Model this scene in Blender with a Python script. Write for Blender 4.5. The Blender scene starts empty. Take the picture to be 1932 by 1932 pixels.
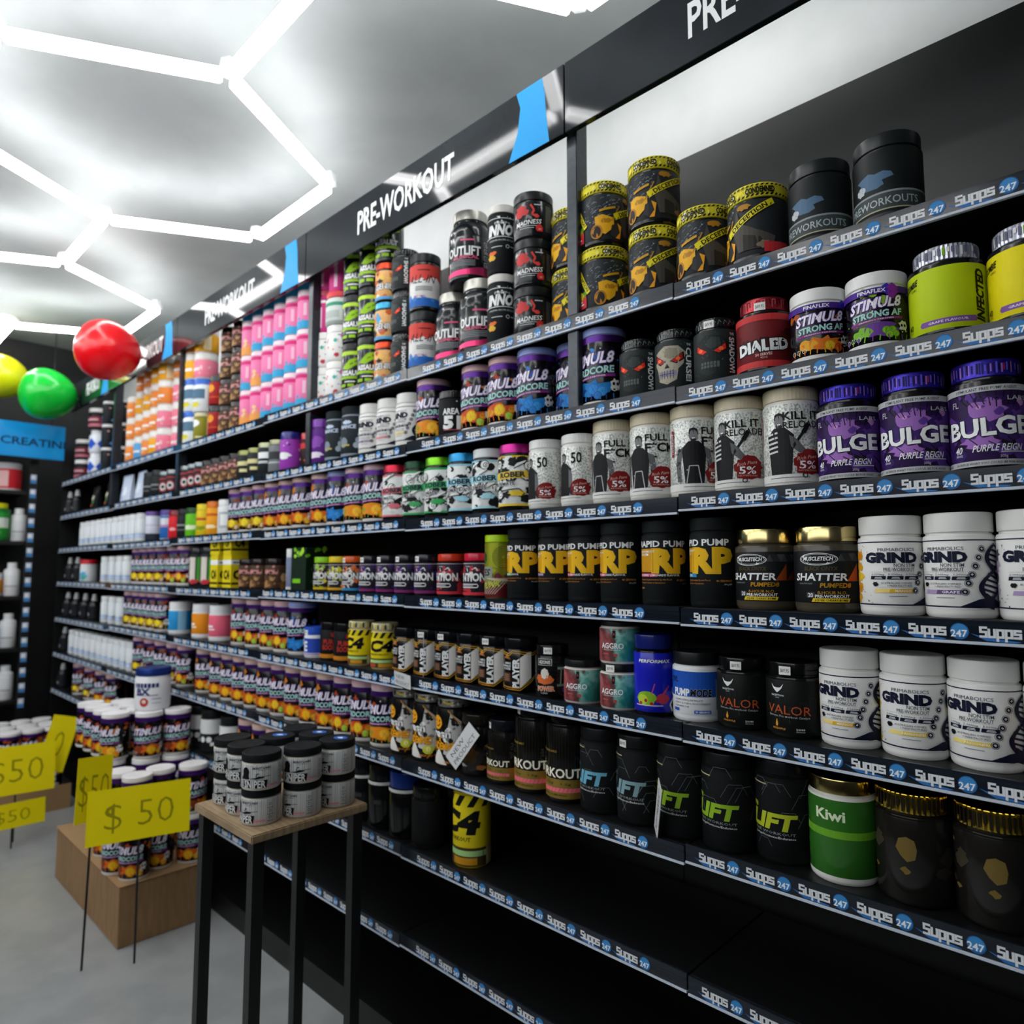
import bpy, bmesh, math, random
from mathutils import Vector

# ------------------------------------------------------------------ camera, world, exposure
sc = bpy.context.scene
COL = sc.collection
EYE = 1.5
SIDE = 1.35                     # metres from the lens to the front edge of the shelves
VIEW_ANGLE = math.radians(46.13)
PITCH = math.radians(4.79)
cam = bpy.data.cameras.new('camera')
cam_o = bpy.data.objects.new('camera', cam)
COL.objects.link(cam_o)
cam.sensor_width = 36
cam.lens = 1300 / 1932 * 36
cam_o.location = (0, -SIDE, EYE)
fwd = Vector((-math.cos(VIEW_ANGLE) * math.cos(PITCH), math.sin(VIEW_ANGLE) * math.cos(PITCH), math.sin(PITCH)))
cam_o.rotation_euler = fwd.to_track_quat('-Z', 'Y').to_euler()
cam.clip_start = 0.05
cam.dof.use_dof = True
cam.dof.focus_distance = 1.32
cam.dof.aperture_fstop = 3.1
sc.camera = cam_o

world = bpy.data.worlds.new('shop_air')
sc.world = world
world.use_nodes = True
world.node_tree.nodes['Background'].inputs[0].default_value = (0.93, 0.96, 1.0, 1)
world.node_tree.nodes['Background'].inputs[1].default_value = 1.4
TUBE_POWER = 7.2
sc.view_settings.view_transform = 'Standard'
sc.view_settings.look = 'None'
sc.view_settings.gamma = 1.0
sc.view_settings.use_curve_mapping = False
sc.view_settings.exposure = 0.92
sc.cycles.max_bounces = 5
sc.cycles.glossy_bounces = 3

# ------------------------------------------------------------------ materials
def lin(c):
    c = c.lstrip('#')
    v = [int(c[i:i + 2], 16) / 255 for i in (0, 2, 4)]
    return tuple(x / 12.92 if x <= .04045 else ((x + .055) / 1.055) ** 2.4 for x in v)

MATS = {}
FIN = {'plastic': (.32, 0), 'gloss': (.16, 0), 'matte': (.6, 0), 'paper': (.5, 0), 'chrome': (.16, 1), 'foil': (.34, .6), 'rubber': (.22, 0)}
def mat(col, fin='plastic', emit=0):
    key = (col, fin, emit)
    if key in MATS:
        return MATS[key]
    m = bpy.data.materials.new(f'{fin}_{col.lstrip("#")}')
    m.use_nodes = True
    nt = m.node_tree
    b = nt.nodes['Principled BSDF']
    rough, metal = FIN[fin]
    b.inputs['Base Color'].default_value = (*lin(col), 1)
    b.inputs['Metallic'].default_value = metal
    if not metal: b.inputs['Specular IOR Level'].default_value = {'matte': .12, 'paper': .18, 'plastic': .3, 'gloss': .4}.get(fin, .4)
    if fin in ('plastic', 'matte', 'paper', 'gloss'):      # faint handling wear in the sheen
        tc = nt.nodes.new('ShaderNodeTexCoord')
        nz = nt.nodes.new('ShaderNodeTexNoise'); nz.inputs['Scale'].default_value = 40
        mr = nt.nodes.new('ShaderNodeMapRange')
        mr.inputs['To Min'].default_value = rough * .8; mr.inputs['To Max'].default_value = rough * 1.25
        nt.links.new(tc.outputs['Object'], nz.inputs['Vector'])
        nt.links.new(nz.outputs['Fac'], mr.inputs['Value'])
        nt.links.new(mr.outputs['Result'], b.inputs['Roughness'])
    else:
        b.inputs['Roughness'].default_value = rough
    if emit:
        b.inputs['Emission Color'].default_value = (*lin(col), 1)
        b.inputs['Emission Strength'].default_value = emit
    MATS[key] = m
    return m

def noise_mat(name, c1, c2, scale, rough=.5, metal=0, stretch=(1, 1, 1), lo=.4, hi=.6, bump=0):
    m = bpy.data.materials.new(name); m.use_nodes = True
    nt = m.node_tree; b = nt.nodes['Principled BSDF']
    tc = nt.nodes.new('ShaderNodeTexCoord'); mp = nt.nodes.new('ShaderNodeMapping')
    mp.inputs['Scale'].default_value = stretch
    nz = nt.nodes.new('ShaderNodeTexNoise'); nz.inputs['Scale'].default_value = scale; nz.inputs['Detail'].default_value = 6
    cr = nt.nodes.new('ShaderNodeValToRGB')
    cr.color_ramp.elements[0].position = lo; cr.color_ramp.elements[1].position = hi
    cr.color_ramp.elements[0].color = (*lin(c1), 1); cr.color_ramp.elements[1].color = (*lin(c2), 1)
    nt.links.new(tc.outputs['Object'], mp.inputs['Vector']); nt.links.new(mp.outputs['Vector'], nz.inputs['Vector'])
    nt.links.new(nz.outputs['Fac'], cr.inputs['Fac']); nt.links.new(cr.outputs['Color'], b.inputs['Base Color'])
    b.inputs['Roughness'].default_value = rough; b.inputs['Metallic'].default_value = metal
    if bump:
        bp = nt.nodes.new('ShaderNodeBump'); bp.inputs['Strength'].default_value = bump; bp.inputs['Distance'].default_value = .002
        nt.links.new(nz.outputs['Fac'], bp.inputs['Height']); nt.links.new(bp.outputs['Normal'], b.inputs['Normal'])
    return m

# ------------------------------------------------------------------ object helpers
def link(name, mesh, mats, parent=None, loc=(0, 0, 0), rot=(0, 0, 0)):
    for m in mats:
        mesh.materials.append(m)
    o = bpy.data.objects.new(name, mesh)
    COL.objects.link(o)
    o.location = loc; o.rotation_euler = rot
    if parent:
        o.parent = parent
    return o

def empty(name, loc=(0, 0, 0), rz=0):
    o = bpy.data.objects.new(name, None)
    o.empty_display_size = .02
    COL.objects.link(o)
    o.location = loc; o.rotation_euler = (0, 0, rz)
    return o

def tag(o, label=None, cat=None, group=None, kind=None):
    if label: o['label'] = label
    if cat: o['category'] = cat
    if group: o['group'] = group
    if kind: o['kind'] = kind
    return o

def to_mesh(bm, name, smooth=None):
    me = bpy.data.meshes.new(name)
    bm.normal_update()
    bm.to_mesh(me); bm.free()
    if smooth:
        for p in me.polygons: p.use_smooth = True
        try: me.set_sharp_from_angle(angle=math.radians(smooth))
        except Exception: pass
    return me

def add_box(bm, x0, x1, y0, y1, z0, z1, mi=0):
    vs = [bm.verts.new((x, y, z)) for z in (z0, z1) for y in (y0, y1) for x in (x0, x1)]
    for q in ((0, 2, 3, 1), (4, 5, 7, 6), (0, 1, 5, 4), (2, 6, 7, 3), (0, 4, 6, 2), (1, 3, 7, 5)):
        f = bm.faces.new([vs[i] for i in q]); f.material_index = mi
    return vs

def box_mesh(name, *a, bev=0):
    bm = bmesh.new(); add_box(bm, *a)
    if bev:
        bmesh.ops.bevel(bm, geom=bm.edges[:], offset=bev, segments=2, affect='EDGES')
    return to_mesh(bm, name, 40)

def lathe(bm, prof, n=44, rib=0, cap=True):
    rings = []
    for (r, z) in prof:
        ring = []
        for k in range(n):
            t = 2 * math.pi * k / n
            rr = r - (rib if k % 2 else 0) if r > .004 else r
            ring.append(bm.verts.new((rr * math.sin(t), -rr * math.cos(t), z)))
        rings.append(ring)
    for a, b in zip(rings, rings[1:]):
        for k in range(n):
            bm.faces.new((a[k], a[(k + 1) % n], b[(k + 1) % n], b[k]))
    if cap:
        bm.faces.new(rings[0][::-1]); bm.faces.new(rings[-1])

def lathe_mesh(name, prof, n=44, rib=0, smooth=35):
    bm = bmesh.new(); lathe(bm, prof, n, rib)
    return to_mesh(bm, name, smooth)

# ------------------------------------------------------------------ lettering
TXT = {}
def glyphs(s, bold=0, res=2):
    key = (s, bold, res)
    if key in TXT: return TXT[key]
    c = bpy.data.curves.new('lettering', 'FONT')
    c.body = s; c.size = 1; c.offset = bold; c.resolution_u = res; c.align_x = 'LEFT'
    o = bpy.data.objects.new('lettering', c); COL.objects.link(o)
    bpy.context.view_layer.update()
    me = bpy.data.meshes.new_from_object(o.evaluated_get(bpy.context.evaluated_depsgraph_get()))
    vs = [(v.co.x, v.co.y) for v in me.vertices]
    fs = [tuple(p.vertices) for p in me.polygons]
    bpy.data.objects.remove(o); bpy.data.curves.remove(c); bpy.data.meshes.remove(me)
    if not vs: vs = [(0, 0)]
    x0 = min(v[0] for v in vs); x1 = max(v[0] for v in vs); y0 = min(v[1] for v in vs); y1 = max(v[1] for v in vs)
    TXT[key] = (vs, fs, x0, x1, y0, y1)
    return TXT[key]

class Art:
    """flat print: layered coloured shapes in label units (one unit = label height, u=0 is the front)"""
    def __init__(s, seed=1):
        s.bm = bmesh.new(); s.mats = []; s.n = 0; s.rnd = random.Random(seed)
    def mi(s, col, fin='paper'):
        m = mat(col, fin)
        if m not in s.mats: s.mats.append(m)
        return s.mats.index(m)
    def poly(s, pts, col, fin='paper'):
        s.n += 1; i = s.mi(col, fin)
        area = sum(a[0] * b[1] - b[0] * a[1] for a, b in zip(pts, pts[1:] + pts[:1]))
        if area < 0: pts = pts[::-1]
        f = s.bm.faces.new([s.bm.verts.new((u, v, s.n)) for u, v in pts]); f.material_index = i
        return s
    def rect(s, u0, v0, u1, v1, col, fin='paper'):
        return s.poly([(u0, v0), (u1, v0), (u1, v1), (u0, v1)], col, fin)
    def ell(s, u, v, ru, rv, col, n=18, fin='paper', a0=0):
        return s.poly([(u + ru * math.cos(2 * math.pi * k / n + a0), v + rv * math.sin(2 * math.pi * k / n + a0)) for k in range(n)], col, fin)
    def ring(s, u, v, r, w, col, n=20):
        s.n += 1; i = s.mi(col)
        for k in range(n):
            a, b = 2 * math.pi * k / n, 2 * math.pi * (k + 1) / n
            f = s.bm.faces.new([s.bm.verts.new((u + q * math.cos(t), v + q * math.sin(t), s.n)) for q, t in ((r, a), (r, b), (r - w, b), (r - w, a))])
            f.normal_update()
            if f.normal.z < 0: f.normal_flip()
            f.material_index = i
        return s
    def line(s, pts, w, col):
        s.n += 1; i = s.mi(col)
        for (a, b) in zip(pts, pts[1:]):
            d = Vector((b[0] - a[0], b[1] - a[1])); L = d.length or 1; q = Vector((-d.y, d.x)) / L * w / 2
            vs = [s.bm.verts.new((x, y, s.n)) for x, y in ((a[0] - q.x, a[1] - q.y), (b[0] - q.x, b[1] - q.y), (b[0] + q.x, b[1] + q.y), (a[0] + q.x, a[1] + q.y))]
            s.bm.faces.new(vs).material_index = i
        return s
    def text(s, t, u, v, h, col, w=None, bold=.01, sh=0, rot=0, al='C', res=2, out=None, fin='paper'):
        if out:                                     # dark or light outline below the letters
            g0, g1 = glyphs(t, bold, res), glyphs(t, bold + out[1], res)
            s.text(t, u, v, h, out[0], w and w * (g1[3] - g1[2]) / (g0[3] - g0[2]), bold + out[1], sh, rot, al, res, None, fin)
        s.n += 1; i = s.mi(col, fin)
        vs, fs, x0, x1, y0, y1 = glyphs(t, bold, res)
        k = h / .72
        kx = w / max(x1 - x0, .01) if w else k
        cx = {'C': (x0 + x1) / 2, 'L': x0, 'R': x1}[al]
        ca, sa = math.cos(rot), math.sin(rot)
        nv = []
        for x, y in vs:
            yy = (y - .36) * k; xx = (x - cx) * kx + sh * yy
            nv.append(s.bm.verts.new((u + xx * ca - yy * sa, v + xx * sa + yy * ca, s.n)))
        for f in fs:
            try: s.bm.faces.new([nv[q] for q in f]).material_index = i
            except ValueError: pass
        return s
    def block(s, t, u, v, h, w, col):
        """squared-off techno lettering, u is the left edge"""
        G = {'S': [[(1, 1), (0, 1), (0, .52), (1, .52), (1, 0), (0, 0)]], 's': [[(1, .78), (0, .78), (0, .4), (1, .4), (1, 0), (0, 0)]], 'u': [[(0, .78), (0, 0), (1, 0), (1, .78)]], 'p': [[(0, -.36), (0, .78), (1, .78), (1, 0), (0, 0)]]}
        st = w / (len(t) * 1.52); lw = st * .48; n0 = s.n
        for k, c in enumerate(t):
            for pl in G[c]:
                pts = [(u + lw / 2 + k * st * 1.52 + x * st, v + y * h) for x, y in pl]
                for a, b in zip(pts, pts[1:]):
                    d = math.hypot(b[0] - a[0], b[1] - a[1]) or 1; e = ((b[0] - a[0]) / d * lw / 2, (b[1] - a[1]) / d * lw / 2)
                    s.line([(a[0] - e[0], a[1] - e[1]), (b[0] + e[0], b[1] + e[1])], lw, col)
        return s
    def splat(s, u, v, ru, rv, col, n=14, rough=.5, fin='paper'):
        pts = []
        for k in range(n):
            t = 2 * math.pi * k / n; q = 1 - rough * s.rnd.random() * (1 if k % 2 else .3)
            pts.append((u + ru * q * math.cos(t), v + rv * q * math.sin(t)))
        return s.poly(pts, col, fin)
    def scatter(s, u0, v0, u1, v1, n, size, cols, rough=.6):
        for k in range(n):
            c = s.rnd.choice(cols); q = size * (.4 + .9 * s.rnd.random())
            s.splat(u0 + (u1 - u0) * s.rnd.random(), v0 + (v1 - v0) * s.rnd.random(), q, q * (.5 + s.rnd.random() * .8), c, 8, rough)
        return s
    def panel(s, u0, v0, u1, v1, bg, ink, rows=10):
        s.rect(u0, v0, u1, v1, bg)
        d = (v1 - v0) / rows; s.n += 1; k0 = s.n
        for k in range(rows):
            s.n = k0
            L = (.55 + .35 * s.rnd.random()) * (u1 - u0)
            s.rect(u0 + .06 * (u1 - u0), v0 + (k + .3) * d, u0 + .06 * (u1 - u0) + L, v0 + (k + .62) * d, ink)
        return s
    def wrap(s, name, fn, cuts):
        """bend the flat art onto its surface; fn maps (u, v, layer) to a point"""
        for c in cuts:
            bmesh.ops.bisect_plane(s.bm, geom=s.bm.verts[:] + s.bm.edges[:] + s.bm.faces[:], plane_co=(c, 0, 0), plane_no=(1, 0, 0), dist=1e-6)
        for v in s.bm.verts:
            v.co = fn(v.co.x, v.co.y, v.co.z)
        me = to_mesh(s.bm, name)
        for m in s.mats: me.materials.append(m)
        return me
    def round(s, name, r, z0, H, step=9):
        us = [v.co.x for v in s.bm.verts] or [0]
        k = r / H
        a0, a1 = int(math.degrees(min(us) / k) / step) - 1, int(math.degrees(max(us) / k) / step) + 1
        def fn(u, v, n):
            t = u / k; R = r + .00025 + .00002 * n
            return Vector((R * math.sin(t), -R * math.cos(t), z0 + v * H))
        return s.wrap(name, fn, [math.radians(q * step) * k for q in range(a0, a1 + 1)])
    def boxy(s, name, w, d, z0, H):
        hw, hd = w / 2 / H, d / H
        def fn(u, v, n):
            e = .00025 + .00002 * n
            if u <= hw: return Vector((u * H, -d / 2 - e, z0 + v * H))
            return Vector((w / 2 + e, -d / 2 + (u - hw) * H, z0 + v * H))
        return s.wrap(name, fn, [hw])
    def flat(s, name, fn=None):
        return s.wrap(name, fn or (lambda u, v, n: Vector((u, -.0003 - .00004 * n, v))), [])

# ------------------------------------------------------------------ product builders
KINDS = {}
def kind(id, name, cat, desc, r, h, lid=(.03, 1.0, '#111111', 'plastic'), body=('#101010', 'plastic'), lab=None, art=None, shape='tub', rib=0, depth=None, ring=None, lidart=None, shift=0):
    KINDS[id] = dict(name=name, cat=cat, desc=desc, r=r, h=h, lid=lid, body=body, lab=lab, art=art, shape=shape, rib=rib, depth=depth, ring=ring, lidart=lidart, shift=shift, proto=None, sticker=None, id=id)

def build(id):
    k = KINDS[id]
    if k['proto']: return k['proto']
    r, h, shape = k['r'], k['h'], k['shape']
    parts = []                                      # (name, mesh, parent index)
    lh, lf, lc, lfin = k['lid']
    zt = h - lh
    seed = sum(ord(c) for c in id)
    A = Art(seed)
    if k['art']:
        k['art'](A)
        for v in A.bm.verts: v.co.x += k['shift']
    if shape in ('tub', 'bottle', 'slim'):
        if shape == 'bottle':                       # wide jar with rounded shoulders
            prof = [(r * .9, 0), (r * .97, .005), (r, .012), (r, zt * .72), (r * .985, zt * .79), (r * .93, zt * .87), (r * .82, zt * .94), (r * lf * .93, zt * .975), (r * lf * .93, zt + .001)]
        elif shape == 'slim':
            prof = [(r * .92, 0), (r, .006), (r, zt * .88), (r * .94, zt * .94), (r * lf * .94, zt), (r * lf * .94, zt + .001)]
        else:
            prof = [(r * .93, 0), (r * .985, .004), (r, .009), (r, zt - .007), (r * .985, zt - .004), (r * lf * .95, zt - .002), (r * lf * .95, zt + .001)]
        me = lathe_mesh('body', prof); me.materials.append(mat(*k['body'])); parts.append(('body', me, None))
        R = r * lf
        lp = [(R * .97, zt + .0012), (R, zt + .0025), (R, h - .004), (R * .985, h - .0015), (R * .95, h - .0004), (R * .8, h - .0004), (R * .78, h - .0012), (0.0001, h - .0012)]
        me = lathe_mesh('lid', lp, 88 if k['rib'] else 44, k['rib'], 30 if not k['rib'] else 20); me.materials.append(mat(lc, lfin)); parts.append(('lid', me, None))
        if k['lidart']:
            B = Art(seed + 1); k['lidart'](B); parts.append(('lid_print', B.round('lid_print', R - (k['rib'] * .0), zt + .004, lh - .009), 1))
        if k['ring']:
            z0, z1, rc, rf = k['ring']
            bm = bmesh.new(); lathe(bm, [(r + .0005, z0), (r + .0005, z1)], cap=False)
            me = to_mesh(bm, 'collar', 35); me.materials.append(mat(rc, rf)); parts.append(('collar', me, None))
        if k['lab']:
            z0, z1, c = k['lab'][:3]; fin = k['lab'][3] if len(k['lab']) > 3 else 'paper'
            bm = bmesh.new(); lathe(bm, [(r + .0002, z0), (r + .0003, z0 + .0002), (r + .0003, z1 - .0002), (r + .0002, z1)], cap=False)
            me = to_mesh(bm, 'label', 35); me.materials.append(c if not isinstance(c, str) else mat(c, fin)); parts.append(('label', me, None))
            if k['art']:
                parts.append(('print', A.round('print', r + .0003, z0, z1 - z0), len(parts) - 1))
    elif shape == 'box':
        w, d = 2 * r, k['depth']
        me = box_mesh('carton', -w / 2, w / 2, -d / 2, d / 2, 0, h, bev=.0012); me.materials.append(mat(*k['body'])); parts.append(('carton', me, None))
        bm = bmesh.new(); add_box(bm, -w / 2 + .002, w / 2 - .002, -d / 2 + .002, d / 2 - .002, h - .0004, h + .0008)
        me = to_mesh(bm, 'top_flap'); me.materials.append(mat(lc, lfin)); parts.append(('top_flap', me, None))
        if k['art']: parts.append(('print', A.boxy('print', w, d, 0, h), 0))
    elif shape == 'pouch':
        bm = bmesh.new(); n = 9; m = 9; w = r; d = k['depth']
        fr, bk = [], []
        for j in range(m):
            t = j / (m - 1); th = d / 2 * (1 - t ** 1.6) + .0012; ww = w * (1 - .06 * math.sin(math.pi * t))
            fr.append([bm.verts.new((ww * (2 * i / (n - 1) - 1), -th * math.cos((i / (n - 1) - .5) * 2.6) ** .6 - .001, t * h)) for i in range(n)])
            bk.append([bm.verts.new((ww * (2 * i / (n - 1) - 1), th * math.cos((i / (n - 1) - .5) * 2.6) ** .6 + .001, t * h)) for i in range(n)])
        for j in range(m - 1):
            for i in range(n - 1):
                bm.faces.new((fr[j][i], fr[j][i + 1], fr[j + 1][i + 1], fr[j + 1][i]))
                bm.faces.new((bk[j][i + 1], bk[j][i], bk[j + 1][i], bk[j + 1][i + 1]))
            bm.faces.new((bk[j][0], fr[j][0], fr[j + 1][0], bk[j + 1][0])); bm.faces.new((fr[j][-1], bk[j][-1], bk[j + 1][-1], fr[j + 1][-1]))
        for i in range(n - 1):
            bm.faces.new((bk[0][i], bk[0][i + 1], fr[0][i + 1], fr[0][i])); bm.faces.new((fr[-1][i], fr[-1][i + 1], bk[-1][i + 1], bk[-1][i]))
        me = to_mesh(bm, 'bag', 50); me.materials.append(mat(*k['body'])); parts.append(('bag', me, None))
        me = box_mesh('seal_strip', -w, w, -.0025, .0025, h - .012, h + .002); me.materials.append(mat(lc, lfin)); parts.append(('seal_strip', me, None))
        if k['art']:
            def fn(u, v, q):
                t = min(max(v, 0), 1); th = d / 2 * (1 - t ** 1.6) + .0012; x = u * h
                c = max(math.cos(min(1, abs(x) / w) * 1.3), .05) ** .6
                return Vector((x, -th * c - .0016 - .00004 * q, v * h))
            parts.append(('print', A.wrap('print', fn, [w / h * q / 4 for q in range(-3, 4)]), 0))
    elif shape == 'pump':
        prof = [(r * .92, 0), (r, .005), (r, h * .6), (r * .8, h * .68), (r * .4, h * .72), (r * .38, h * .74)]
        me = lathe_mesh('body', prof, 28); me.materials.append(mat(*k['body'])); parts.append(('body', me, None))
        me = lathe_mesh('cap', [(r * .5, h * .741), (r * .5, h * .8), (r * .36, h * .97), (r * .3, h)], 24); me.materials.append(mat(lc, lfin)); parts.append(('cap', me, None))
        z0, z1 = h * .08, h * .55
        bm = bmesh.new(); lathe(bm, [(r + .0003, z0), (r + .0003, z1)], 28, cap=False); me = to_mesh(bm, 'label', 35); me.materials.append(mat(k['lab'][2])); parts.append(('label', me, None))
        if k['art']: parts.append(('print', A.round('print', r + .0003, z0, z1 - z0), 2))
    k['proto'] = parts
    return parts

def place(id, x, y, z, rot=0, label=None, group=None, sticker=None):
    k = KINDS[id]
    e = empty(k['name'], (x, y, z), math.radians(rot))
    tag(e, label or k['desc'], k['cat'], group)
    made = []
    for nm, me, par in build(id):
        o = bpy.data.objects.new(nm, me); COL.objects.link(o)
        o.parent = e if par is None else made[par]
        made.append(o)
    if sticker is not None:
        key = (id, sticker)
        if k['sticker'] is None:
            A = Art(3)
            A.rect(-.55, 0, .55, .8, '#eeeeea'); A.text('$69.95', 0, .42, .34, '#333333', .8, .01)
            lh, lf = k['lid'][:2]
            k['sticker'] = A.round('price_sticker', k['r'] * lf + .0004, k['h'] - lh * .95, .021)
        o = bpy.data.objects.new('price_sticker', k['sticker']); COL.objects.link(o); o.parent = e; o.rotation_euler = (0, 0, math.radians(sticker))
    return e
# ------------------------------------------------------------------ label prints
NAVY = '#10142e'; INK = '#0b0b0d'; WH = '#eef0f0'; LG = '#c9cdd0'

def art_grind(flav, col, fruit, light):
    def f(A):
        A.rect(-1.36, .955, 1.36, .972, NAVY); A.rect(-1.36, .03, 1.36, .05, NAVY)
        for k in range(5):                                     # fruit splash at the seam of the label
            A.splat(-.52 - .09 * A.rnd.random(), .12 + .16 * k, .1 + .05 * A.rnd.random(), .1, fruit[k % len(fruit)], 14, .6)
        A.scatter(-.5, .05, -.25, .25, 7, .012, [fruit[0], NAVY]); A.scatter(-.48, .8, -.3, .93, 6, .012, [fruit[0]])
        A.text('PRIMABOLICS', .1, .85, .05, '#3a3d4c', .5, .0)
        A.text('GRIND', .02, .735, .14, NAVY, .74, .065)
        A.text('NON STIM', .2, .62, .052, '#30333f', .29, .005); A.text('PRE-WORKOUT', .13, .558, .052, '#30333f', .42, .005)
        A.rect(-.25, .52, .34, .523, '#9a9ca4')
        for k, t in enumerate(('6,000mg', '5,000mg', '3,200mg')):
            A.text(t, -.16 + .23 * k, .487, .03, '#3a3d4c', .18, 0, .15, res=1)
            A.poly([(-.27 + .23 * k, .41), (-.06 + .23 * k, .41), (-.05 + .23 * k, .462), (-.26 + .23 * k, .462)], NAVY)
            A.rect(-.2 + .23 * k, .438, -.11 + .23 * k, .448, LG); A.rect(-.21 + .23 * k, .422, -.1 + .23 * k, .432, LG)
        A.splat(-.2, .345, .05, .04, INK, 12, .4)
        A.text('AUSTRALIAN OWNED', .09, .358, .03, '#30333f', .42, 0, res=1); A.text('+ MANUFACTURED', .13, .318, .03, '#30333f', .34, 0, res=1)
        A.rect(-.2, .295, .3, .297, '#9a9ca4')
        A.poly([(-.22, .215), (.29, .215), (.31, .272), (-.2, .272)], light); A.poly([(-.02, .215), (.29, .215), (.31, .272), (0, .272)], col)
        A.text(flav, .17, .244, .034, WH, .22 if len(flav) < 7 else .38, .01, res=1)
        A.rect(-.02, .16, .22, .17, '#8a8c94')
        for k in range(6):                                     # round benefit icons
            u, v = .57 - .046 * k, .84 - .118 * k
            A.ring(u, v, .05, .006, NAVY); A.ell(u, v, .036, .036, NAVY, 14); A.splat(u, v, .02, .02, LG, 8, .6)
        def strand(ph, w):
            L, R = [], []
            for k in range(25):
                t = k / 24; v = .9 - .87 * t; c = .82 - .2 * t + .15 * math.sin(2 * math.pi * 1.05 * t + ph)
                L.append((c - w, v)); R.append((c + w, v))
            return L, R
        for k in range(13):                                    # rungs of the double helix
            t = k / 12; v = .88 - .83 * t; c = .82 - .2 * t; d = .15 * math.sin(2 * math.pi * 1.05 * t + .4)
            if abs(d) > .035: A.line([(c - abs(d), v + .035), (c + abs(d), v - .035)], .03, NAVY)
        for ph in (.4, .4 + math.pi):
            L, R = strand(ph, .036)
            for k in range(24): A.poly([L[k], R[k], R[k + 1], L[k + 1]], NAVY)
        A.poly([(.28, .05), (.9, .05), (.7, .18), (.5, .15)], NAVY)
    return f

def art_bulge(main, dark, mid, light, flav, lc):
    def f(A):
        A.scatter(-.85, .1, .85, .9, 34, .17, [dark, mid, '#17131c', dark, mid], .45)
        A.splat(.02, .7, .24, .17, light, 16, .45); A.splat(-.1, .3, .24, .1, light, 16, .6); A.splat(.5, .68, .16, .16, mid, 14, .3); A.scatter(-.3, .55, .4, .9, 10, .06, ['#17131c', mid, '#c890c8'], .5)
        for k in range(9): A.line([(-.35 + .09 * k, .93), (-.2 + .06 * k, .76 - .02 * (k % 3))], .012, '#120e18')
        for k in range(7): A.line([(-.6 + .2 * k, .35 - .05 * (k % 2)), (-.45 + .2 * k, .2)], .012, '#120e18')
        A.rect(-1.3, .925, 1.3, 1, '#b9bbbd'); A.rect(-1.3, 0, 1.3, .07, '#b9bbbd')
        for u in (-.85, 0, .85): A.text('STIMULANT FREE PUMP AGENT', u, .962, .035, '#1a1a1e', .68, .01, res=1); A.text('SACRIFICE WHAT YOU COULD BE FOR WHAT', u, .034, .03, '#1a1a1e', .78, .01, res=1)
        A.text('FL', -.36, .81, .08, LG, .09, 0); A.text('FACTION', .03, .83, .055, dark, .34, .02); A.text('LABS', .34, .83, .055, LG, .24, .0)
        A.text('BULGE', .0, .49, .22, WH, .95, .035, rot=.03, out=('#120e18', .025))
        A.text('40', -.34, .22, .09, WH, .1, .01, .2); A.text('SERVES', -.34, .15, .025, WH, .1, 0, res=1)
        A.text(flav, .1, .22, .085, WH, .52, .01, .25); A.rect(.12, .155, .4, .168, LG); A.text('300g', .15, .11, .035, LG, .08, 0)
        A.splat(.6, .2, .1, .08, lc, 14, .5); A.line([(.52, .28), (.62, .3), (.68, .2)], .016, '#c8402a')
    return f

def art_stim(top, fruit, lower, name2='HARDCORE', c2='#a9d9d2'):
    def f(A):
        A.scatter(-.75, .72, .75, .96, 10, .1, [top[0], top[1], '#16101c'], .7)
        A.scatter(-.9, .05, .9, .95, 18, .02, ['#e9e9e9', top[0], lower[0]], .8)
        A.text('STIMUL8', .03, .72, .19, '#f3f0f7', .9, .03, .28, .06, out=('#5a3292', .045))
        A.text(name2, .05, .515, .115, c2, .86, .04, .08, .05, out=('#27205a', .03))
        A.poly([(-.42, .36), (.5, .41), (.5, .455), (-.42, .405)], '#8a2a86'); A.text('TRAINING PARTNER', .04, .408, .024, WH, .6, .005, 0, .053, res=1)
        A.splat(.1, .22, .42, .15, lower[0], 18, .55); A.splat(-.2, .2, .2, .12, lower[1], 14, .5)
        for k, (u, v, ru, c, c3) in enumerate(fruit):
            A.ell(u, v, ru, ru * .98, c); A.ell(u, v, ru * .8, ru * .78, c3)
            for q in range(6):
                t = q * math.pi / 3; A.line([(u, v), (u + ru * .75 * math.cos(t), v + ru * .75 * math.sin(t))], ru * .08, c)
        A.splat(.5, .26, .11, .13, '#e8e6e2', 14, .5); A.ell(.47, .28, .025, .03, INK, 8); A.ell(.54, .28, .025, .03, INK, 8); A.rect(.46, .17, .55, .2, INK)
        for k in range(3): A.ring(-.5 + .12 * k, .1, .045, .01, LG)
        for k in range(10): A.line([(-.5 + .12 * k, .12), (-.52 + .12 * k + .05 * A.rnd.random(), .02)], .02, lower[k % 2])
        A.panel(.85, .18, 1.18, .92, '#c8c8cc', '#55555c', 16)
    return f

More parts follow.
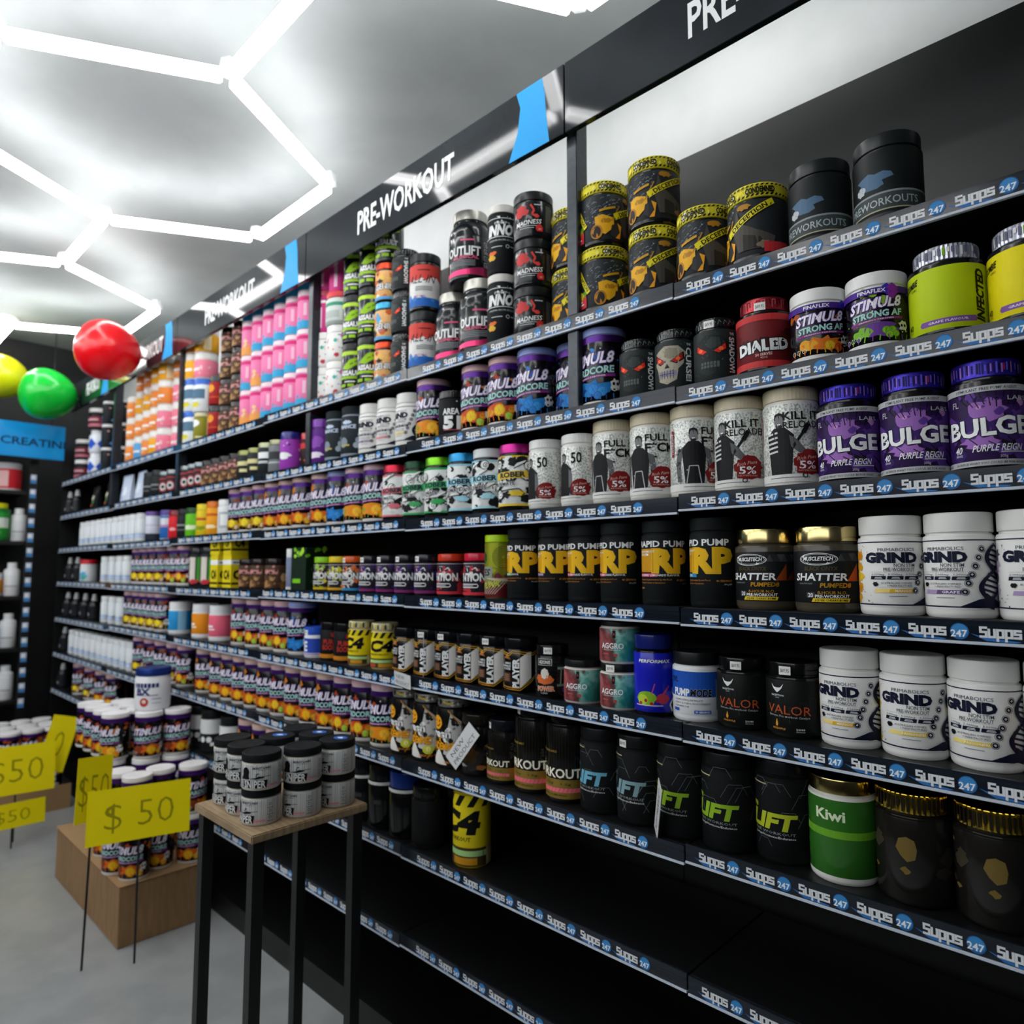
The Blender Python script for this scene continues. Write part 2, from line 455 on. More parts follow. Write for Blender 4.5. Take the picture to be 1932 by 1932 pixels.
def art_graffiti(c, word):
    def f(A):
        A.rect(-1.1, .955, 1.1, 1, c); A.rect(-1.1, 0, 1.1, .045, c)
        for k in range(58):
            u, v = -.7 + 1.7 * A.rnd.random(), .08 + .84 * A.rnd.random()
            A.splat(u, v, .13, .1, ('#131416', '#131416', WH)[k % 3], 10, .6)
        for k in range(9):
            u, v = -.7 + 1.5 * A.rnd.random(), .15 + .75 * A.rnd.random()
            A.ell(u, v, .1, .1, '#131416', 14); A.ell(u, v, .085, .085, WH, 14); A.ell(u + .02, v, .05, .05, '#131416', 12); A.ell(u + .02, v, .035, .035, WH, 12)
        for k in range(8):
            u, v = -.8 + 1.7 * A.rnd.random(), .12 + .75 * A.rnd.random()
            A.poly([(u, v), (u + .22, v + .12), (u + .25, v + .17), (u + .05, v + .1)], WH); A.line([(u, v), (u + .22, v + .12), (u + .25, v + .17)], .014, '#131416')
        A.poly([(-.35, .52), (.5, .56), (.47, .7), (-.38, .66)], c); A.text('ROBER', .16, .62, .1, '#1c2b3a', .55, .05, 0, .04)
        A.text('ULTIMATE', -.02, .44, .07, INK, .5, .03, 0, .03, out=(WH, .05))
        A.splat(.25, .25, .2, .07, c, 12, .4); A.line([(-.1, .3), (.3, .34), (.42, .24), (.3, .18)], .02, '#131416')
    return f

def art_bodybuilder(word1, word2, as_, pose):
    """white foil tub with a black and white figure and a red brush stamp"""
    def f(A):
        A.scatter(-1.0, .1, 1.0, .97, 30, .025, ['#a9adab', '#d8d6c0', '#d8cf9c', '#bcc9c6'], .8)
        A.rect(-1.4, 0, 1.4, .1, '#dcdcd8'); A.rect(-.2, .05, .3, .062, '#77777a')
        x = -.06
        # standing man in cap and vest, arms down
        A.poly([(x - .12, .1), (x + .14, .1), (x + .18, .6), (x + .07, .7), (x - .07, .7), (x - .17, .6)], '#141416')
        if pose == 0:
            for s in (-1, 1):
                A.poly([(x + s * .15, .62), (x + s * .24, .58), (x + s * .27, .38), (x + s * .24, .13), (x + s * .18, .13), (x + s * .19, .38)], '#5d5f61')
                A.scatter(x + s * .22 - .05, .15, x + s * .22 + .05, .6, 8, .025, ['#262628', '#8e9092'], .6)
            A.line([(x - .1, .1), (x - .06, .35), (x + .06, .35), (x + .1, .1)], .014, '#b9bbbd')
        elif pose == 1:
            A.poly([(x + .12, .6), (x + .2, .55), (x + .34, .38), (x + .28, .33), (x + .14, .45)], '#5d5f61')
            A.line([(x + .1, .35), (x + .35, .72)], .035, '#17171a'); A.line([(x + .29, .62), (x + .36, .74)], .06, '#17171a')
            for k in range(5): A.line([(x - .16, .62 - .06 * k), (x - .02, .64 - .06 * k)], .025, '#d0d2d2')
            for k in range(6): A.ring(x + .3, .08 + .055 * k, .035, .014, '#2a2a2c', 10)
        else:
            for s in (-1, 1): A.poly([(x + s * .13, .6), (x + s * .2, .5), (x + s * .2, .25), (x + s * .13, .25)], '#6a6c6e')
            A.ell(x + .2, .2, .06, .09, '#222226', 14); A.ell(x - .16, .2, .06, .09, '#222226', 14)
        A.ell(x, .775, .06, .085, '#7c7d7d', 14); A.poly([(x - .065, .8), (x + .065, .8), (x + .055, .87), (x, .895), (x - .055, .87)], '#161618'); A.splat(x, .72, .045, .035, '#222224', 10, .3); A.rect(x - .02, .735, x + .02, .75, WH)
        A.text(word1, .22 if word1 == '50' else .22, .8 if word1 == '50' else .85, .2 if word1 == '50' else .105, INK, (.2 if word1 == '50' else .34 if len(word1) < 6 else .46), .02, 0, .02)
        if as_: A.text(as_, .475, .85, .06, INK, .1, .01); A.rect(.42, .895, .53, .903, INK); A.rect(.42, .795, .53, .803, INK)
        if word2: A.text(word2, .28, .7 if as_ else .735, .13 if as_ else .09, INK, .46 if as_ else .58, .03 if as_ else .01, 0, .02)
        A.splat(.3, .25, .21, .17, '#7d1416', 26, .3); A.rect(.14, .11, .46, .2, '#7d1416')
        A.text('5%', .28, .215, .1, WH, .22, .02); A.text('Rich Piana', .28, .31, .045, '#d9b9a9', .26, 0, .4, .15, res=1); A.text('NUTRITION', .28, .14, .022, '#d9b9a9', .24, 0, res=1)
        A.panel(.66, .16, .88, .86, '#d4d6d4', '#6e7274', 20); A.rect(.66, .16, .88, .34, '#93282a')
        A.panel(.92, .16, 1.08, .86, '#d4d6d4', '#6e7274', 20)
        A.poly([(-.42, .5), (-.37, .5), (-.37, .88), (-.42, .88)], '#8a1a1e'); A.text('LWORKOUT', -.395, .69, .035, WH, .3, .01, 0, math.pi / 2, res=1)
    return f

def art_rp(flav, fc):
    def f(A):
        A.text('RAPID PUMP', -.02, .9, .1, WH, .95, .025)
        A.rect(-.52, .44, -.14, .82, '#c8901c')
        A.text('RP', .17, .63, .37, '#e6b41a', .7, .06)
        A.text('PRE-WORKOUT', -.46, .775, .04, WH, .34, .015, al='L', res=1); A.text('NON STIM', -.46, .725, .04, WH, .22, .015, al='L', res=1)
        A.rect(-.5, .365, -.08, .42, fc); A.text(flav, -.47, .392, .036, WH, None, .012, al='L', res=1)
        A.text('Formulated Supplementary Sports Food', -.47, .32, .026, '#d08a2c', .62, 0, al='L', res=1); A.text('No Artificial Colours or Sweeteners', -.47, .27, .026, '#d08a2c', .52, 0, al='L', res=1)
        A.text('40 SERVINGS', .5, .31, .034, '#d08a2c', .26, .005, al='R', res=1); A.text('300 g NET', .5, .255, .024, WH, .14, 0, al='R', res=1)
        A.text('vegan', -.4, .19, .035, '#d08a2c', .11, .01, res=1)
    return f

def art_shatter(A):
    for k in range(4): A.poly([(.3 + .15 * k, .8), (.45 + .15 * k, .8), (.375 + .15 * k, .95)], ('#3c4044', '#2b2e31')[k % 2]); A.poly([(.375 + .15 * k, .95), (.525 + .15 * k, .95), (.45 + .15 * k, .8)], ('#25282b', '#4a4f53')[k % 2])
    A.poly([(.48, .42), (.72, .42), (.72, .76)], '#c4561c', 'foil'); A.poly([(.72, .42), (.95, .42), (.95, .7)], '#8a3a14', 'foil')
    A.ell(-.05, .84, .37, .12, WH, 30); A.ell(-.05, .84, .355, .108, INK, 30); A.ell(-.05, .84, .335, .095, LG, 30); A.ell(-.05, .84, .325, .087, INK, 30)
    A.text('MUSCLETECH', -.05, .85, .075, WH, .56, .03, .2)
    A.text('BLACK ONYX', 0, .66, .075, '#4f4a26', .62, .02, .15)
    A.text('SHATTER', -.02, .5, .14, WH, 1.05, .025, .15); A.text('PUMPED8', .27, .34, .085, '#c9921d', .56, .03, .15, fin='foil'); A.text('NON-STIMULANT', -.3, .37, .03, '#8d8f92', .3, 0, res=1)
    A.text('8-HOUR N.O.', .2, .2, .06, '#c9921d', .52, .0); A.text('PRE-WORKOUT', .2, .13, .06, WH, .62, .02)
    A.poly([(-.18, .02), (.5, .02), (.53, .09), (-.15, .09)], '#dfc022'); A.text('JUJUBE CHERRY BOMB', .18, .055, .04, INK, .6, .02, res=1)
    A.rect(-.28, .1, -.12, .2, '#45484a'); A.text('20', -.2, .15, .08, WH, .1, .01)

def art_infected(A):
    A.text('ZOMBIE', -.55, .84, .1, INK, .3, .03, .3, .15); A.text('LABS', -.48, .75, .04, INK, .12, 0, res=1)
    A.text('INFECTED', .52, .5, .15, INK, .82, .05, .25, math.pi / 2)
    A.text('HIGH STIMULANT PRE-WORKOUT', .66, .5, .035, '#39400f', .66, 0, 0, math.pi / 2, res=1)
    A.text('40', -.6, .16, .1, INK, .12, .01); A.text('SCOOPS', -.6, .08, .03, INK, .12, 0, res=1)
    A.poly([(-.35, .08), (.42, .08), (.45, .12), (.42, .17), (-.35, .17), (-.38, .12)], '#7a4f9c'); A.text('GRAPE FLAVOUR', .03, .125, .035, WH, .55, .01, res=1)
    A.text('400 g (14.1 oz)', .36, .04, .03, '#6e7a12', .2, 0, res=1) if 0 else A.text('400 g (14.1 oz)', .72, .12, .035, '#6e7a12', .26, 0, res=1)

def art_dialed(A):
    for k in range(14): A.splat(-.8 + .12 * k, .3 + .4 * A.rnd.random(), .17, .12, ('#5c1418', '#3f0e12')[k % 2], 12, .6)
    A.rect(-1.4, .88, 1.4, 1, '#c8383a'); A.rect(-1.4, 0, 1.4, .12, '#c8383a')
    A.text('DIALED', 0, .41, .2, WH, .98, .06, 0, .06, out=(INK, .07)); A.text('50 SERVES', .02, .24, .05, '#e7b7b0', .3, .03, 0, .06, res=1); A.text('420G', .02, .18, .035, '#e7b7b0', .12, .01, res=1)
    A.panel(.5, .18, .75, .34, '#4a1013', '#c8383a', 4)

def art_skull(word, pale, eye):
    def f(A):
        A.poly([(-.34, .78), (-.1, .9), (.2, .88), (.36, .74), (.3, .5), (.2, .4), (.16, .16), (-.04, .08), (-.24, .16), (-.28, .4), (-.36, .52)], pale[0]); A.splat(.06, .74, .24, .13, pale[1], 14, .4)
        for s in (-1, 1):
            A.poly([(-.02 + s * .04, .56), (-.02 + s * .33, .76), (-.02 + s * .35, .6), (-.02 + s * .18, .5)], '#1a0b0c'); A.poly([(-.02 + s * .07, .57), (-.02 + s * .3, .72), (-.02 + s * .31, .61), (-.02 + s * .17, .525)], eye); A.ell(-.02 + s * .21, .61, .05, .04, '#ff6a3a', 10)
        A.poly([(-.04, .52), (-.1, .42), (.02, .42)], '#151515')
        for k in range(6): A.rect(-.22 + .065 * k, .24, -.17 + .065 * k, .36, pale[2]); A.line([(-.23 + .065 * k, .2), (-.23 + .065 * k, .38)], .012, '#161616')
        A.line([(-.24, .3), (.16, .3)], .012, '#161616')
        A.text('THE', .42, .91, .05, WH, .1, .02)
        A.text(word, .42, .48, .12, WH, .72, .03, 0, -math.pi / 2)
        A.scatter(-.5, .1, .4, .95, 40, .012, ['#5d6664', '#2a3130'], .6)
    return f

def art_condemned(A):
    for k in range(90):
        u, v, q = -.6 + .8 * A.rnd.random(), .3 + .65 * A.rnd.random(), .07 * (A.rnd.random() - .3)
        A.line([(u, v), (u + q, v + .03), (u + q + .03, v + .05 * A.rnd.random())], .008, ('#7a8288', '#4c5359', '#a4abb0')[k % 3])
    A.poly([(.3, .1), (.9, .1), (.95, .3), (.62, .45), (.36, .62), (.28, .9), (.2, .5)], '#4a4640'); A.poly([(.4, .1), (.8, .12), (.7, .3), (.4, .4)], '#2a2826'); A.splat(.75, .16, .14, .09, '#7a6a58', 14, .6); A.splat(.42, .9, .14, .07, '#b07c1e', 14, .5)
    A.poly([(-.34, .5), (-.18, .54), (.06, .46), (.07, .26), (-.12, .1), (-.32, .2)], '#e0a81a'); A.splat(-.1, .4, .12, .07, '#b07a16', 12, .5); A.ell(-.3, .17, .13, .16, '#b97c1c', 18); A.ell(-.31, .17, .1, .13, '#26221f', 18); A.poly([(.02, .3), (.14, .36), (.24, .16), (.1, .02), (-.02, .1)], '#2c2c2e'); A.poly([(.14, .36), (.24, .3), (.2, .02), (.1, .02), (.2, .16)], '#e8a01c')
    A.line([(.02, .4), (.2, .75)], .025, '#a87c1e'); A.poly([(-.24, .6), (.1, .68), (.1, .73), (-.24, .65)], '#c79416')
    A.poly([(.1, .42), (.95, .9), (.9, 1), (.05, .55)], '#e0d21c')
    A.text('DECEPTION', .5, .72, .085, INK, .72, .03, 0, .51)
    for k in range(12): A.line([(.08 + .072 * k, .42 + .041 * k), (.1 + .072 * k, .46 + .041 * k)], .016, INK)
    A.poly([(-.95, .9), (-.6, .3), (-.52, .35), (-.86, .98)], '#e0d21c'); A.text('DECEPTION', -.73, .63, .07, INK, .6, .03, 0, -1.04)
    A.poly([(-1.1, .02), (-.62, .02), (-.62, .26), (-1.1, .26)], '#c22f34'); A.rect(-1.05, .1, -.7, .13, WH); A.rect(-1.05, .16, -.75, .2, WH); A.splat(-.8, .3, .12, .1, '#e0c51c', 12, .4); A.splat(-.68, .32, .08, .08, '#5b8a22', 10, .4)
    A.poly([(.75, .02), (1.2, .02), (1.2, .2), (.75, .2)], '#c22f34')

def art_condlid(A):
    for k in range(44): A.poly([(-5.5 + .25 * k, 0), (-5.38 + .25 * k, 0), (-5.26 + .25 * k, .22), (-5.38 + .25 * k, .22)], INK)

def art_valor(A):
    for k in range(9):
        u, v = -.75 + .19 * k, .2 + .09 * (k % 4)
        A.line([(u, v), (u, v + .3), (u + .12, v + .3), (u + .12, v + .1)], .03, '#1b201f')
    A.poly([(-.35, .93), (-.31, .84), (-.26, .79), (-.22, .76), (-.18, .79), (-.13, .84), (-.09, .93), (-.15, .86), (-.22, .85), (-.29, .86)], WH)
    A.text('INCEPTION', -.22, .71, .035, WH, .26, .01, res=1); A.text('LABS', -.22, .665, .022, LG, .08, 0, res=1)
    A.text('VALOR', -.02, .45, .17, '#b9532a', .86, .0, 0, -.02); A.text('Extreme Pre workout Catalyst', -.02, .325, .04, LG, .8, -.004, 0, -.02, res=1)
    A.splat(-.24, .17, .03, .05, '#d89a2c', 10, .3); A.poly([(-.26, .2), (-.22, .2), (-.24, .27)], '#d89a2c'); A.text('PINEAPPLE', -.2, .09, .036, '#d8922c', .26, .01, res=1); A.text('20/40', .2, .1, .036, WH, .16, .01, res=1); A.text('SERVINGS', .2, .055, .022, LG, .16, 0, res=1)
    for k in range(4): A.rect(.68, .7 - .16 * k, .88, .725 - .16 * k, LG); A.rect(.68, .66 - .16 * k, .84, .685 - .16 * k, LG)

def art_pumpmode(A):
    A.rect(-1.5, .42, 1.5, 1, '#1f55b8'); A.text('EVL', -.42, .8, .12, '#0d1c40', .24, .04)
    A.text('PUMP', -.22, .52, .16, WH, .44, .045); A.text('MODE', .27, .52, .16, INK, .5, .05, .1, out=('#c9d2de', .02))
    for k, t in enumerate(('5,000MG CITRULLINE MALATE', '1,500MG GLYCEROL MONOSTEARATE', 'VITAMINS C+B')): A.text(t, -.42, .34 - .075 * k, .045, '#2c2f36', (.72, .9, .4)[k], .0, .1, al='L', res=1)
    A.rect(-.46, .07, -.28, .14, '#1f55b8'); A.rect(.1, .04, .5, .12, '#1f55b8'); A.text('30 SERVINGS', .3, .08, .045, WH, .34, .02, res=1)
    A.panel(.64, .12, .95, .82, '#9aa7b6', '#3b4450', 18)

def art_perf(A):
    A.poly([(.5, 0), (.44, .12), (.56, .24), (.5, .36), (.62, .5), (.58, .62), (.7, .76), (.64, .88), (.7, 1), (1.4, 1), (1.4, 0)], '#0d0d10')
    pts = [(.5, 0), (.44, .12), (.56, .24), (.5, .36), (.62, .5), (.58, .62), (.7, .76), (.64, .88), (.7, 1)]
    A.line([(u + .008, v) for u, v in pts], .035, WH)
    A.text('PERFORMAX', .16, .86, .055, WH, .58, .03, .2); A.rect(-.5, .25, -.47, .75, '#9aa0e0'); A.rect(-.44, .3, -.42, .7, '#9aa0e0')
    A.splat(.0, .22, .2, .13, '#86b82a', 16, .25); A.ell(-.06, .2, .1, .09, '#b4d23c', 14); A.splat(.3, .22, .14, .1, '#c23a4e', 14, .4)
    for k in range(4): A.ell(-.1 + .1 * k, .14 + .05 * (k % 2), .03, .03, '#b01d30', 10)
    A.line([(.1, .3), (.16, .48)], .02, '#c44a8e'); A.line([(.3, .3), (.42, .44)], .03, '#d83a52'); A.rect(-.2, .1, .3, .115, '#d6cfe8')

def art_aggro(A):
    A.rect(-.06, .72, .04, .95, '#151313'); A.text('A', -.01, .84, .08, '#c0403a', .06, .02)
    A.text('AGGRO', -.1, .48, .17, WH, .78, .02); A.text('STIMULANT MATRIX & PUMP', -.1, .35, .04, WH, .6, .0, res=1)
    A.rect(-.42, .2, -.2, .25, '#a8504c'); A.rect(-.02, .15, .1, .24, '#b04844')

def art_player(A):
    A.text('PLAYER', .09, .42, .17, WH, .74, .05, 0, math.pi / 2)
    A.poly([(.2, .8), (.42, .95), (.5, .95), (.5, .3), (.2, .05)], '#e8e6e2')
    A.poly([(-.3, .78), (-.16, .92), (-.05, .76)], '#b5713a'); A.poly([(-.16, .92), (-.05, .76), (-.1, .74)], '#6e4020')
    for k, t in enumerate(('GAMING', 'PERFORMANCE', 'BOOSTER')): A.text(t, -.05, .66 - .07 * k, .055, WH, (.22, .42, .3)[k], .015, al='R', res=1)
    A.rect(-.3, .2, -.06, .42, '#56301c')
    for k in range(4): A.rect(-.28, .23 + .045 * k, -.1, .245 + .045 * k, '#a98a72')
    for o in (0, .05):
        A.line([(-.55, .78 - o), (-.42, .95 - o), (-.1, .9 - o), (.0, .98 - o), (.55, .92 - o), (.7, .98 - o), (.95, .8 - o)], .016, '#d9a92c')
        A.line([(-.55, .18 + o), (-.3, .03 + o), (.2, .0 + o), (.5, .2 + o), (.8, .46 + o)], .016, '#d9a92c')
    A.rect(-.5, .02, .2, .05, '#7d3d1c')

def art_c4(A):
    A.rect(-1.4, .84, 1.4, 1, INK)
    for k in range(12): A.poly([(-1.3 + .22 * k, .84), (-1.18 + .22 * k, .84), (-1.08 + .22 * k, 1), (-1.2 + .22 * k, 1)], '#e8d51a')
    A.rect(-1.4, .0, 1.4, .26, '#4a3a1c'); A.rect(-.7, .14, .5, .22, '#a9d48a'); A.rect(-.6, .02, -.2, .12, '#b5482e'); A.rect(-.1, .02, .3, .12, '#c98f1e'); A.rect(.45, 0, 1.2, .26, '#d8c890')
    A.text('C4', -.05, .62, .3, INK, .8, .06, .2); A.text('PRE-WORKOUT', -.1, .38, .06, '#55430f', .6, .02, res=1)
    A.poly([(.6, .66), (.68, .56), (.95, .56), (.95, .78), (.68, .78)], INK); A.ring(.82, .67, .06, .02, '#e8d51a', 12)

def art_adonis(A):
    for k in range(8): A.rect(-.9, .1 + .11 * k, .9, .11 + .11 * k, '#1e1e20')
    A.rect(-.3, .78, .12, .95, '#e4e2dc'); A.rect(-.29, .79, .11, .94, INK); A.text('ADONIS', -.09, .865, .09, WH, .34, .02)
    A.splat(-.1, .42, .3, .16, '#d06a34', 16, .4); A.splat(-.08, .56, .12, .16, '#ddd8cf', 16, .3); A.line([(.35, .3), (.38, .72)], .04, '#6e9a8e'); A.rect(.27, .68, .5, .74, '#7fb0a2'); A.rect(.25, .24, .5, .3, '#5f8a80'); A.splat(.56, .42, .09, .16, '#c98a5a', 12, .4)
    A.text('POWER', -.06, .18, .12, '#d8742e', .5, .04, 0, .04, out=(WH, .03)); A.splat(.5, .14, .12, .1, '#3a3f78', 12, .4); A.text('20 SERVES', -.1, .06, .04, LG, .2, 0, res=1)

def art_lift(c, side):
    def f(A):
        for k in range(14):
            u, v = -.7 + 1.6 * A.rnd.random(), .05 + .85 * A.rnd.random(); q = .1 + .14 * A.rnd.random()
            A.line([(u, v), (u + q * .6, v + q), (u + q * 1.6, v + q), (u + q * 2.1, v + q * .2)], .005, '#6c7274')
        A.rect(-.62, .0, -.46, 1, side)
        A.text('pre', -.36, .65, .09, c, .19, .03); A.text('LIFT', -.05, .47, .2, c, .66, .05, .25)
        A.text('PRE WORKOUT', -.03, .32, .035, '#9aa0a2', .6, 0, res=1); A.text('Energy/Hormone/Endurance', -.03, .27, .03, WH, .6, .0, .2, res=1)
        A.rect(-.4, .925, -.1, .94, '#c9b890')
        A.panel(.75, .1, 1.02, .85, '#17191b', '#b9bdbf', 18)
    return f

def art_prework(A):
    for k in range(60): A.line([(-1.3 + .045 * k, .42), (-1.3 + .045 * k, 1)], .004, '#26241f')
    A.rect(-1.5, 0, 1.5, .27, '#a88a3c', 'foil'); A.poly([(-.6, .09), (.42, .09), (.42, .15), (-.6, .15)], '#e8707e')
    for k in range(16): A.line([(-.58 + .06 * k, .09), (-.55 + .06 * k, .15)], .008, '#c8505e')
    A.text('GOLD STANDARD', -.16, .66, .035, '#a88a3c', .44, .0, res=1)
    A.text('PRE-', -.4, .52, .12, '#f2ecd6', .34, .025); A.text('WORKOUT', -.06, .36, .13, '#f2ecd6', .96, .025)
    for k in range(3): A.text(('30 servings', '175mg', '1.5g')[k], -.35 + .27 * k, .21, .03, INK, .14, 0, res=1)
    A.text('WATERMELON 30 SERVINGS', -.1, .05, .028, INK, .6, 0, res=1)
    A.panel(.58, .3, .9, .86, '#cfc79a', '#4a452c', 20)

def art_cond2(A):
    A.poly([(-.1, .2), (.05, .95), (.25, .8), (.4, .45), (.2, .1)], '#c9c9c6'); A.scatter(-.05, .2, .35, .85, 20, .06, ['#1c1c1c', '#808080', '#efefec'], .6)
    A.line([(.0, 1), (.48, .48), (.1, 0)], .02, '#c98a1e'); A.poly([(-.45, 0), (-.2, .3), (-.02, 0)], '#e8e6e0')
    A.ell(-.26, .76, .13, .13, '#f0a51a', 20); A.ell(-.3, .79, .018, .025, INK, 8); A.ell(-.2, .79, .018, .025, INK, 8); A.line([(-.34, .73), (-.28, .69), (-.22, .7), (-.18, .74)], .02, INK)
    A.text('fresh', -.2, .57, .14, WH, .52, .04, out=(INK, .04)); A.text('X', -.18, .45, .1, '#f0a51a', .1, .03); A.text('CONDEMNED', -.16, .34, .13, '#f0a51a', .72, .045, out=(INK, .04))
    A.splat(.12, .16, .13, .09, '#cfd23c', 14, .4); A.ell(.12, .17, .05, .05, '#f1f09a', 12); A.text('LEMON ICED TEA', .12, .05, .04, '#d8822c', .4, .01, res=1)

def art_area51(A):
    A.text('AREA', .12, .66, .17, WH, .52, .035); A.text('51', .16, .34, .36, WH, .56, .06)
    A.line([(.62, .95), (.7, .86), (.62, .78), (.72, .68), (.5, .66)], .05, '#d85a66')
    for k in range(3): A.ell(.56, .5 - .13 * k, .05, .05, '#d85a66', 12); A.ring(.3, .95, .02, .01, WH, 6)
    A.rect(-.1, .1, .4, .12, '#d85a66')

def art_outlift(A):
    A.poly([(-.9, .02), (.62, .02), (.62, .24), (.2, .16), (-.9, .1)], '#d0316a', 'foil'); A.poly([(.62, 0), (1, 0), (1, .5), (.62, .2)], '#8a1c44')
    A.text('OUTLIFT', .06, .63, .23, WH, .92, .03); A.text('CLINICAL', .13, .47, .09, '#e0577f', .68, .02)
    for k in range(4): A.rect(-.35, .37 - .04 * k, .38, .385 - .04 * k, '#8c8f94')
    A.rect(.0, .88, .36, .92, '#e0577f')
    for k in range(4): A.rect(.62, .76 - .17 * k, .8, .88 - .17 * k, WH); A.rect(.63, .77 - .17 * k, .79, .87 - .17 * k, INK); A.text(('8g', '6g', '3.2', '3g')[k], .71, .82 - .17 * k, .07, WH, .1, .01)

def art_allin(A):
    A.rect(-1.2, .62, 1.2, 1, '#d2463e'); A.scatter(-.6, .58, .6, .68, 12, .09, ['#e8e8e6'], .7); A.rect(-1.2, 0, 1.2, .2, '#2463b4'); A.scatter(-.6, .14, .7, .24, 12, .08, ['#2463b4', '#3f82cc'], .7)
    A.text('ALL-IN', .1, .66, .2, '#1b1b20', .66, .0, .3); A.rect(.0, .86, .3, .88, INK)
    for k in range(3): A.rect(-.05, .46 - .04 * k, .36, .475 - .04 * k, '#55565a')
    A.text('GET POP', .05, .24, .05, '#d88aa0', .3, .02, res=1); A.panel(.62, .05, .92, .95, '#c8cacc', '#6d7074', 20)

def art_inno(A):
    A.line([(-.5, .96), (.6, .96)], .01, WH); A.text('INNO', .08, .74, .2, WH, .5, .05, .15); A.text('PUMP+', .12, .87, .05, LG, .3, .01)
    A.rect(-.3, .6, .45, .612, WH); A.text('PREMIUM MUSCLE', .1, .54, .035, LG, .5, 0, res=1)
    A.ring(.22, .42, .035, .008, WH, 12); A.rect(-.1, .41, .12, .425, LG); A.rect(.28, .41, .42, .425, LG); A.splat(-.1, .22, .1, .08, '#d8a82c', 12, .5); A.splat(-.08, .3, .1, .05, '#e06a2c', 12, .5); A.scatter(.0, .85, .4, 1, 12, .02, [WH], .6)

def art_madness(A):
    A.poly([(.55, .0), (1, 0), (1, 1), (.55, 1)], '#17181a'); A.panel(.6, .1, .95, .9, '#17181a', '#8a8d90', 16)
    A.splat(-.15, .72, .28, .2, '#c43a3a', 16, .6); A.line([(.15, .9), (.26, .72), (.2, .6), (.36, .5)], .06, '#d8443e'); A.splat(.33, .55, .09, .08, '#d8443e', 12, .5)
    A.text('MADNESS', .08, .36, .14, WH, .8, .01, .2, .06); A.rect(-.2, .24, .36, .255, LG); A.rect(-.2, .18, .25, .195, LG); A.rect(.26, .87, .5, .9, LG)
    A.splat(.42, .18, .12, .12, '#d8302e', 12, .2); A.rect(.34, .08, .52, .2, '#d8302e'); A.text('30', .43, .15, .05, WH, .08, 0)

def art_lime(A):
    A.rect(-1.2, .9, 1.2, 1, '#b9e03c'); A.poly([(-.15, .55), (.1, .78), (.46, .86), (.5, .74), (.22, .6), (.05, .5)], '#97c81e'); A.line([(.1, .64), (.36, .78)], .02, INK)
    A.text('ASSAULT', .12, .42, .13, WH, .66, .05); A.rect(-.3, .26, .5, .33, '#97c81e'); A.rect(-.05, .17, .25, .2, WH)
    for k in range(3): A.rect(-.2 + .24 * k, .05, -.02 + .24 * k, .13, '#97c81e')
    for u in (-.42, .6): A.line([(u, .08), (u, .86), (u + .05, .9)], .022, '#c9ccce')
    A.panel(.72, .1, .98, .85, '#c9ccce', '#3c4043', 16)

def art_comic(bot):
    def f(A):
        A.scatter(-.9, .1, .95, .95, 34, .13, ['#e0803a', '#f0c060', '#5aa9d8', '#e8e2d4', '#d8662c', '#2a2426'], .5)
        A.rect(-1.2, 0, 1.2, .1, bot); A.text('GENIUS', .16, .45, .2, WH, .8, .03, out=('#3a3438', .05))
    return f

def art_ention(c1, c2, bot):
    def f(A):
        A.scatter(-.9, .1, 1, .95, 30, .13, [c1, c2, '#1c1622', c1], .5)
        A.rect(-1.4, 0, 1.4, .09, bot); A.rect(-1.4, .955, 1.4, .97, '#d8d0d4')
        A.text('Zombie', .0, .88, .05, LG, .2, .01, res=1); A.splat(.14, .8, .08, .12, c1, 10, .5)
        A.text('ENTION', .1, .55, .24, WH, .98, .04, 0, 0, out=('#151018', .05)); A.splat(.13, .62, .1, .12, '#e0dcd8', 12, .3); A.line([(.16, .78), (.28, .84), (.33, .74)], .035, WH); A.line([(.0, .72), (-.04, .82)], .025, WH)
        A.rect(-.38, .2, .36, .36, '#0f0d12'); A.line([(-.36, .33), (.32, .33), (.36, .28), (.32, .23), (-.36, .23)], .025, WH); A.rect(-.34, .26, .2, .3, '#a8a4a8'); A.rect(-.36, .13, -.06, .18, c1 if c1 != '#e8e2d4' else bot); A.splat(.3, .16, .06, .06, '#15131a', 10, .4)
    return f

def art_can3(A):
    A.rect(-1.2, .55, 1.2, 1, '#a8b02a', 'foil'); A.rect(-1.2, 0, 1.2, .25, '#7a2430', 'foil'); A.scatter(-.7, .25, .9, .6, 14, .1, ['#5d6a24', '#a8b02a', '#6e2a34'], .5)
    for k in range(9): A.line([(-.3 + .05 * k, .06), (-.1 + .06 * k, .35), (.2 + .04 * k, .3)], .012, '#c9b9a8')
    for k in range(6): A.ring(.26, .74, .2 - .03 * k, .01, '#3c4416', 20)
    A.text('3', -.16, .72, .18, '#1d5a34', .14, .06, out=(INK, .04)); A.rect(-.4, .36, .06, .56, '#8d938c'); A.text('YES', -.14, .46, .12, INK, .3, .03, .3); A.text('PUNK', .02, .24, .12, '#c9d23a', .42, .02, .4, .15)

def art_tubplain(c, word=None):
    def f(A):
        A.rect(-1.3, 0, 1.3, 1, c); A.rect(-.4, .42, -.1, .52, WH); A.rect(-.4, .3, .02, .36, WH)
        A.rect(.55, .2, .85, .8, '#ffffff' if c == '#fff' else LG)
    return f

